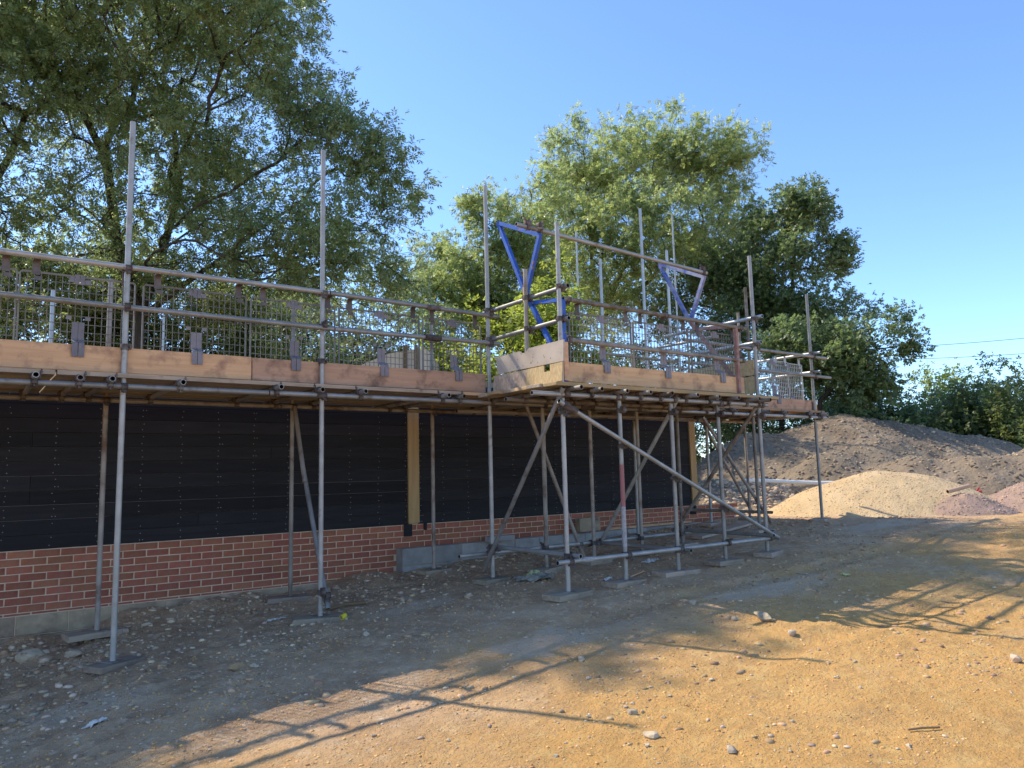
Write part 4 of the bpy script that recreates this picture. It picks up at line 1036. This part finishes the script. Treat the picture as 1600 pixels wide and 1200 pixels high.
# ================================================================= TREES
def grow(base_pts, lobes, n, seed, step=0.45, low_cut=None, shell=0.45, upbias=0.12):
    r = np.random.default_rng(seed)
    vol = np.array([l[3] ** 2 * l[4] for l in lobes]) ** 0.8; vol /= vol.sum()
    T = []
    for _ in range(n):
        l = lobes[r.choice(len(lobes), p=vol)]
        while True:
            v = r.normal(size=3); v /= np.linalg.norm(v); q = r.random() ** shell * (1 + 0.16 * r.normal())
            break
        T.append((l[0] + v[0] * l[3] * q, l[1] + v[1] * l[3] * q, l[2] + v[2] * l[4] * q))
    T = np.array(T)
    cap = n * 12 + 400
    N = np.zeros((cap, 3)); par = np.full(cap, -1); plen = np.zeros(cap); D = np.zeros((cap, 3)); cnt = 0
    for strand in base_pts:
        pi = -1
        for j, p in enumerate(strand):
            p = np.array(p, float)
            if j == 0 and cnt > 0:
                pi = int(np.argmin(((N[:cnt] - p) ** 2).sum(1)))
                if np.linalg.norm(N[pi] - p) < 0.3: continue
            N[cnt] = p; par[cnt] = pi
            if pi >= 0: plen[cnt] = plen[pi] + np.linalg.norm(p - N[pi]); D[cnt] = (p - N[pi]) / max(1e-6, np.linalg.norm(p - N[pi]))
            else: D[cnt] = (0, 0, 1)
            pi = cnt; cnt += 1
    fork = N[cnt - 1].copy()
    order = np.argsort(((T - fork) ** 2).sum(1) + r.random(n) * 1.5)
    nbase = len(base_pts[0]) // 2
    tips = []
    for ti in order:
        t = T[ti]
        dv = t - N[:cnt]; d = np.sqrt((dv ** 2).sum(1)) + 1e-6
        cosang = (dv * D[:cnt]).sum(1) / d
        cost = d * (1.35 - 0.35 * cosang) + 0.22 * plen[:cnt]
        cost[:nbase] += 50
        b = int(np.argmin(cost)); dist = d[b]
        k = max(1, int(math.ceil(dist / step)))
        p0 = N[b]; m1 = D[b] * dist * 0.35 * (cosang[b] > -0.2); ctrl = p0 + m1 + np.array([0, 0, -0.06 * dist]) + r.normal(size=3) * 0.05 * dist
        prev = b
        if cnt + k >= cap: break
        for j in range(1, k + 1):
            s_ = j / k
            q = (1 - s_) ** 2 * p0 + 2 * s_ * (1 - s_) * ctrl + s_ ** 2 * t
            if j < k: q = q + r.normal(size=3) * 0.035
            dd = q - N[prev]; L = np.linalg.norm(dd) + 1e-6
            N[cnt] = q; par[cnt] = prev; plen[cnt] = plen[prev] + L; D[cnt] = dd / L
            prev = cnt; cnt += 1
        tips.append(prev)
    N = N[:cnt]; par = par[:cnt]; D = D[:cnt]
    e = 2.35; acc = np.zeros(cnt); child = np.zeros(cnt, int)
    for i in range(cnt - 1, 0, -1):
        if child[i] == 0: acc[i] += 0.0065 ** e
        if par[i] >= 0: acc[par[i]] += acc[i]; child[par[i]] += 1
    rad = acc ** (1 / e)
    return N, par, rad, D, np.array(tips), child

def branch_mesh(name, N, par, rad, m, rmin=0.0):
    idx = np.where((par >= 0))[0]
    Vs = []; Fs = []; o = 0
    for lo, hi, k in ((0, 0.018, 3), (0.018, 0.07, 5), (0.07, 9, 9)):
        s = idx[(rad[idx] >= lo) & (rad[idx] < hi)]
        if len(s) == 0: continue
        a = N[par[s]]; b = N[s]; ra = np.minimum(rad[par[s]], rad[s] * 1.35); rb = rad[s]
        d = b - a; L = np.linalg.norm(d, axis=1, keepdims=True) + 1e-9; d = d / L
        a = a - d * (ra[:, None] * 0.25)
        ref = np.where(np.abs(d[:, 2:3]) < 0.9, np.array([[0, 0, 1.0]]), np.array([[1.0, 0, 0]]))
        u = np.cross(d, ref); u /= np.linalg.norm(u, axis=1, keepdims=True); w = np.cross(d, u)
        t = np.arange(k) * 2 * math.pi / k
        ring = u[:, None] * np.cos(t)[None, :, None] + w[:, None] * np.sin(t)[None, :, None]
        va = a[:, None] + ring * ra[:, None, None]; vb = b[:, None] + ring * rb[:, None, None]
        V = np.concatenate([va, vb], 1).reshape(-1, 3)
        base = (np.arange(len(s)) * 2 * k)[:, None]
        q = np.arange(k)[None]; q2 = (q + 1) % k
        F = np.stack([base + q, base + q2, base + k + q2, base + k + q], -1).reshape(-1, 4) + o
        Vs.append(V); Fs.append(F); o += len(V)
    return np_mesh(name, np.concatenate(Vs), np.concatenate(Fs), m, True)

def leaf_mesh(name, pos, outd, n_leaf, leaflen, leafw, nlet, m, r, droop=0.35, flatness=0.5):
    """pinnate compound leaves: nlet leaflets (odd) along a rachis, each a 2-triangle rhombus folded a little"""
    n = len(pos)
    d = outd + r.normal(size=(n, 3)) * 0.75 + np.array([0, 0, -droop]); d /= np.linalg.norm(d, axis=1, keepdims=True)
    nr = r.normal(size=(n, 3)) * flatness + np.array([0, 0, 1.0])
    s = np.cross(nr, d); s /= np.linalg.norm(s, axis=1, keepdims=True) + 1e-9; nr = np.cross(d, s)
    sc_ = 0.75 + 0.5 * r.random(n)
    rach = leaflen * (nlet // 2) * 0.45
    V = np.zeros((n, nlet, 4, 3)); pairs = nlet // 2
    for j in range(nlet):
        if j == nlet - 1: at = rach; dx, dy = 1.0, 0.0
        else:
            sd = 1 if j % 2 else -1; at = rach * (0.25 + 0.75 * (j // 2) / max(1, pairs - 0.4)); dx, dy = 0.55, 0.83 * sd
        jit = r.normal(size=(n, 3)) * 0.15
        ld = d * dx + s * dy + nr * (-0.15) + jit; ld /= np.linalg.norm(ld, axis=1, keepdims=True)
        ws = np.cross(nr + r.normal(size=(n, 3)) * 0.25, ld); ws /= np.linalg.norm(ws, axis=1, keepdims=True) + 1e-9
        o0_ = pos + d * (at * sc_)[:, None]
        LL = (leaflen * sc_)[:, None]; WW = (leafw * sc_)[:, None]
        V[:, j, 0] = o0_; V[:, j, 1] = o0_ + ld * LL * 0.42 + ws * WW * 0.5; V[:, j, 2] = o0_ + ld * LL; V[:, j, 3] = o0_ + ld * LL * 0.42 - ws * WW * 0.5
    V = V.reshape(-1, 3); F = np.arange(len(V)).reshape(-1, 4)
    return np_mesh(name, V, F, m)

def tree(name, label, cat, base, forks, lobes, n_tips, n_leaves, leaf, lm, seed, group=None, nlet=7, spread=0.28, bark='bark', rscale=1.0, shell=0.45, frac=0.3):
    r = np.random.default_rng(seed + 50)
    t = thing(name, label, cat, base, group)
    off = np.array(base, float)
    N, par, rad, D, tips, child = grow(forks, lobes, n_tips, seed, shell=shell)
    rad = rad * rscale
    ctr = np.mean([l[:3] for l in lobes], axis=0)
    tr = link('trunk', branch_mesh('trunk', N - off, par, rad, M[bark]), t)
    thin = np.where((rad < 0.020 * rscale) & (par >= 0))[0]
    # twig ends weigh more than inner twigs
    w = np.where(child[thin] == 0, 3.0, 1.0); w *= 0.2 + 1.5 * (vnoise(N[thin, 0] * 0.9 + N[thin, 2] * 0.7 + seed, N[thin, 1] * 0.9 - N[thin, 2] * 0.9) + 0.5) ** 2; w /= w.sum()
    pick = r.choice(thin, size=n_leaves, p=w)
    a = N[par[pick]]; b = N[pick]; s_ = r.random((n_leaves, 1)) * 1.15
    jit = r.normal(size=(n_leaves, 3)) * spread * 0.5
    pos = a + (b - a) * s_ + jit
    out = D[pick] * 0.6 + jit / (spread + 1e-6) * 0.5
    link('crown', leaf_mesh('crown', pos - off, out, n_leaves, leaf[0], leaf[1], nlet, M[lm], r), t)
    return t

A = [(3.04, 16.42, 10.97, 2.59, 1.77), (4.71, 14.02, 10.34, 1.15, 1.41), (5.12, 13.35, 8.56, 0.99, 0.99), (1.47, 16.58, 9.29, 1.92, 1.66), (5.96, 12.85, 7.80, 0.99, 0.99),
     (6.63, 13.11, 6.86, 1.02, 0.96), (4.06, 16.07, 8.24, 2.32, 1.64), (2.00, 16.52, 6.99, 1.79, 1.15), (5.25, 13.62, 6.10, 1.86, 1.11), (7.13, 13.52, 5.84, 0.73, 0.73),
     (3.72, 16.03, 5.94, 1.98, 0.93), (2.92, 16.15, 12.9, 2.6, 1.4), (0.74, 16.80, 11.46, 1.92, 1.66),
     (3.97, 13.30, 10.48, 0.96, 1.31), (5.49, 16.03, 14.01, 1.34, 1.64), (3.56, 14.53, 12.65, 1.28, 1.41), (7.12, 15.36, 6.13, 1.30, 1.16), (2.36, 18.93, 5.84, 1.74, 1.01), (5.62, 17.84, 5.39, 1.84, 0.92), (0.99, 18.66, 6.03, 1.09, 1.09)]
tree('ash_tree', 'big dark ash tree spreading over the left half behind the walkway', 'tree', (3.06, 17.5, 0.3),
     [[(3.06, 17.5, 0.2), (3.05, 17.45, 1.8), (3.0, 17.35, 3.4), (2.95, 17.2, 5.0)], [(2.95, 17.2, 5.0), (3.3, 17.0, 6.3), (3.6, 16.8, 7.8), (3.4, 16.7, 9.6)],
      [(2.95, 17.2, 5.0), (4.0, 16.4, 6.0), (5.0, 15.4, 6.9), (5.6, 14.6, 7.4)], [(2.95, 17.2, 5.0), (2.5, 17.1, 6.5), (2.2, 16.9, 8.2), (1.5, 16.8, 9.6)]],
     A, 3200, 43000, (0.088, 0.030), 'leafA', 1, spread=0.26)
A2 = [(-0.25, 16.08, 8.56, 1.61, 1.73), (-0.70, 16.71, 6.52, 1.38, 1.73), (0.62, 16.34, 6.67, 1.07, 1.19), (-0.74, 16.76, 10.4, 1.6, 1.4), (-1.61, 17.67, 8.86, 1.43, 1.91), (-0.2, 16.5, 5.2, 1.6, 0.9), (-1.6, 15.8, 13.0, 1.3, 1.0), (-0.5, 15.2, 12.2, 1.2, 0.9)]
tree('ash_tree', 'dark ash tree with thick curving limbs at the left edge', 'tree', (-0.9, 17.6, 0.0),
     [[(-0.9, 17.6, -0.1), (-0.8, 17.5, 2.2), (-0.6, 17.3, 4.2), (-0.55, 17.2, 6.2)], [(-0.55, 17.2, 6.2), (0.15, 16.9, 6.9), (0.55, 16.7, 7.9), (0.75, 16.5, 8.7), (1.3, 16.5, 9.1)]],
     A2, 1000, 15000, (0.088, 0.030), 'leafA', 2, spread=0.25)
B = [(21.3, 22.43, 14.5, 2.46, 2.05), (23.97, 21.96, 14.96, 3.12, 2.27), (25.24, 19.48, 14.66, 2.05, 2.05), (26.09, 18.76, 15.17, 0.96, 1.23), (22.08, 20.77, 10.82, 3.93, 2.36), (26.66, 20.49, 11.51, 2.27, 2.56), (19.56, 22.64, 10.89, 1.83, 2.36), (20.75, 22.14, 8.26, 2.62, 1.57), (19.93, 23.27, 15.62, 0.82, 0.96)]
tree('ash_tree', 'tall bright green ash tree behind the loading gate', 'tree', (21.72, 22.78, 0.70),
     [[(21.72, 22.78, 0.70), (21.63, 22.72, 2.62), (21.50, 22.53, 5.44), (21.40, 22.40, 8.00)], [(21.40, 22.40, 8.00), (20.86, 22.40, 10.05), (20.74, 22.27, 12.61)], [(21.40, 22.40, 8.00), (22.40, 22.14, 10.05), (23.30, 21.89, 12.61)],
      [(21.40, 22.40, 8.00), (23.30, 21.50, 9.54), (24.83, 20.74, 11.46)]],
     B, 2600, 27000, (0.125, 0.042), 'leafB', 3, spread=0.28)
B2 = [(13.68, 19.7, 8.69, 1.37, 1.27), (13.42, 19.64, 10.37, 0.74, 0.94), (14.66, 18.88, 9.29, 1.05, 1.47), (12.3, 19.51, 7.4, 1.01, 1.2), (14.43, 19.36, 7.21, 1.68, 1.05), (11.31, 19.04, 6.0, 0.95, 0.95), (16.73, 20.0, 11.38, 1.04, 1.38), (15.86, 19.74, 9.04, 1.33, 1.33), (12.67, 20.87, 8.83, 0.96, 0.96), (13.96, 20.17, 7.1, 1.28, 1.07), (15.51, 19.04, 7.06, 1.28, 1.07), (11.58, 20.68, 7.14, 1.02, 1.02), (15.07, 20.09, 10.61, 0.78, 0.89)]
tree('ash_tree', 'small pale feathery ash tree between the two big trees', 'tree', (14.56, 19.71, 0.70),
     [[(14.56, 19.71, 0.70), (14.50, 19.60, 2.50), (14.39, 19.54, 4.29), (14.34, 19.49, 5.63)], [(14.34, 19.49, 5.63), (13.78, 19.60, 7.20), (13.55, 19.60, 8.77)]],
     B2, 1300, 15500, (0.10, 0.036), 'leafB', 4, spread=0.25)
Cc = [(24.52, 15.05, 10.91, 1.3, 1.06), (24.25, 15.56, 8.82, 1.77, 1.64), (25.74, 14.39, 9.25, 0.83, 0.83), (23.33, 16.33, 8.14, 1.64, 1.89), (25.1, 15.2, 6.92, 2.12, 1.41), (24.18, 16.74, 10.86, 0.61, 0.98), (22.69, 17.23, 8.74, 1.43, 1.43), (22.97, 17.27, 7.08, 1.67, 1.19), (22.16, 18.98, 8.06, 1.48, 1.24), (23.59, 16.39, 9.9, 0.96, 1.07)]
tree('field_maple', 'dark green tree behind the right end of the scaffold', 'tree', (24.27, 16.33, 0.70),
     [[(24.27, 16.33, 0.70), (24.21, 16.21, 2.75), (24.09, 15.98, 4.82), (24.03, 15.93, 6.20)], [(24.03, 15.93, 6.20), (24.38, 15.52, 8.04), (24.49, 15.29, 9.88)]],
     Cc, 1300, 22000, (0.105, 0.055), 'leafC', 5, nlet=5, spread=0.28)
Dd = [(21.97, 10.67, 5.79, 0.66, 0.47), (21.26, 11.9, 5.07, 1.13, 0.94), (22.46, 10.42, 5.03, 0.56, 0.38), (21.45, 12.45, 4.86, 1.57, 0.98), (21.6, 11.6, 4.2, 1.2, .8), (20.6, 13.2, 5.3, 1.2, 0.9)]
tree('field_maple', 'low dark tree with a ragged arm reaching over the soil heap', 'tree', (21.6, 13.6, 0.7),
     [[(21.6, 13.6, 0.6), (21.5, 13.3, 2.2), (21.4, 12.9, 3.6)], [(21.4, 12.9, 3.6), (21.5, 12.0, 4.4), (21.8, 11.2, 5.0)]],
     Dd, 600, 10000, (0.095, 0.052), 'leafC', 6, nlet=5, spread=0.24)

def bush(label, c, rr, h, n_leaves, lm, seed, name='hawthorn_bush', gz=0.6, tips=350, leaf=(0.11, 0.065)):
    x, y = c
    r = random.Random(seed)
    lob = []
    for k in range(7):
        a = r.random() * 6.28; q = r.uniform(0.2, 0.75) * rr
        lob.append((x + math.cos(a) * q, y + math.sin(a) * q, gz + h * r.uniform(0.35, 0.78), rr * r.uniform(0.35, 0.6), h * r.uniform(0.2, 0.34)))
    lob.append((x, y, gz + h * 0.4, rr * 0.95, h * 0.36))
    forks = [[(x, y, gz - 0.2), (x + 0.05, y, gz + h * 0.12), (x, y + 0.05, gz + h * 0.25)]]
    return tree(name, label, 'bush', (x, y, gz), forks, lob, tips, n_leaves, leaf, lm, seed, nlet=3, spread=0.34, shell=0.4)
bush('dense dark bush behind the top of the soil heap', (24.6, 13.2), 2.3, 4.2, 8640, 'leafC', 21)
bush('dark bush behind the middle of the soil heap', (26.2, 11.6), 2.5, 3.7, 8640, 'leafBush', 22)
bush('rounded green bush at the right edge behind the bank', (27.2, 9.6), 2.7, 4.0, 10080, 'leafBush', 23)
bush('sunlit yellow green bush rising behind the darker ones', (31.8, 13.6), 2.6, 5.3, 6480, 'leafLime', 24, leaf=(0.12, 0.07))
bush('distant bush topped by a small spire at the right edge', (33.0, 10.2), 2.6, 4.9, 6480, 'leafBush', 25, leaf=(0.12, 0.07))
bush('dark undergrowth beneath the low ragged tree', (25.5, 16.6), 2.6, 5.6, 7920, 'leafC', 26)
bush('dark undergrowth behind the right return of the bay', (23.2, 18.6), 2.6, 6.6, 8640, 'leafC', 27)
bush('bush behind the middle of the loading gate', (19.6, 18.9), 2.6, 6.8, 8640, 'leafBush', 28)
bush('green bush behind the left of the loading gate', (16.4, 18.6), 2.3, 6.4, 7200, 'leafBush', 29)
bush('bright lime green bush behind the side boards of the bay', (11.3, 15.3), 2.1, 6.0, 12000, 'leafLime', 30)
bush('lime green bush behind the last walkway guard', (10.8, 18.0), 1.5, 5.4, 5760, 'leafLime', 31)
bush('dark bush behind the beige gable', (8.6, 19.6), 2.0, 6.3, 8640, 'leafBush', 32)
bush('dark bush behind the second tall standard', (6.3, 18.9), 2.1, 6.2, 8640, 'leafC', 33)
bush('dark bush below the big ash tree', (4.2, 19.6), 2.2, 6.9, 9360, 'leafC', 34)
bush('dark bush behind the first tall standard', (1.9, 19.6), 2.2, 6.9, 9360, 'leafBush', 35)
bush('dark bush behind the left edge of the walkway', (-0.4, 19.6), 2.2, 6.9, 8640, 'leafC', 36)
tree('ash_tree', 'ash tree standing left of the building, shading the near ground', 'tree', (-6.2, 16.0, -0.3),
     [[(-6.2, 16.0, -0.4), (-6.2, 15.9, 3.0), (-6.1, 15.6, 6.5)]],
     [(-6.0, 15.0, 10.5, 1.8, 1.8), (-6.4, 14.6, 8.4, 1.8, 1.4), (-5.7, 15.6, 12.2, 1.4, 1.2)], 500, 7500, (0.1, 0.04), 'leafA', 41)
bush('tall thicket behind the beige gable', (9.6, 21.8), 2.6, 8.6, 10000, 'leafBush', 51)
bush('thicket between the small ash and the beige gable', (12.9, 21.4), 2.4, 7.4, 8000, 'leafBush', 52)
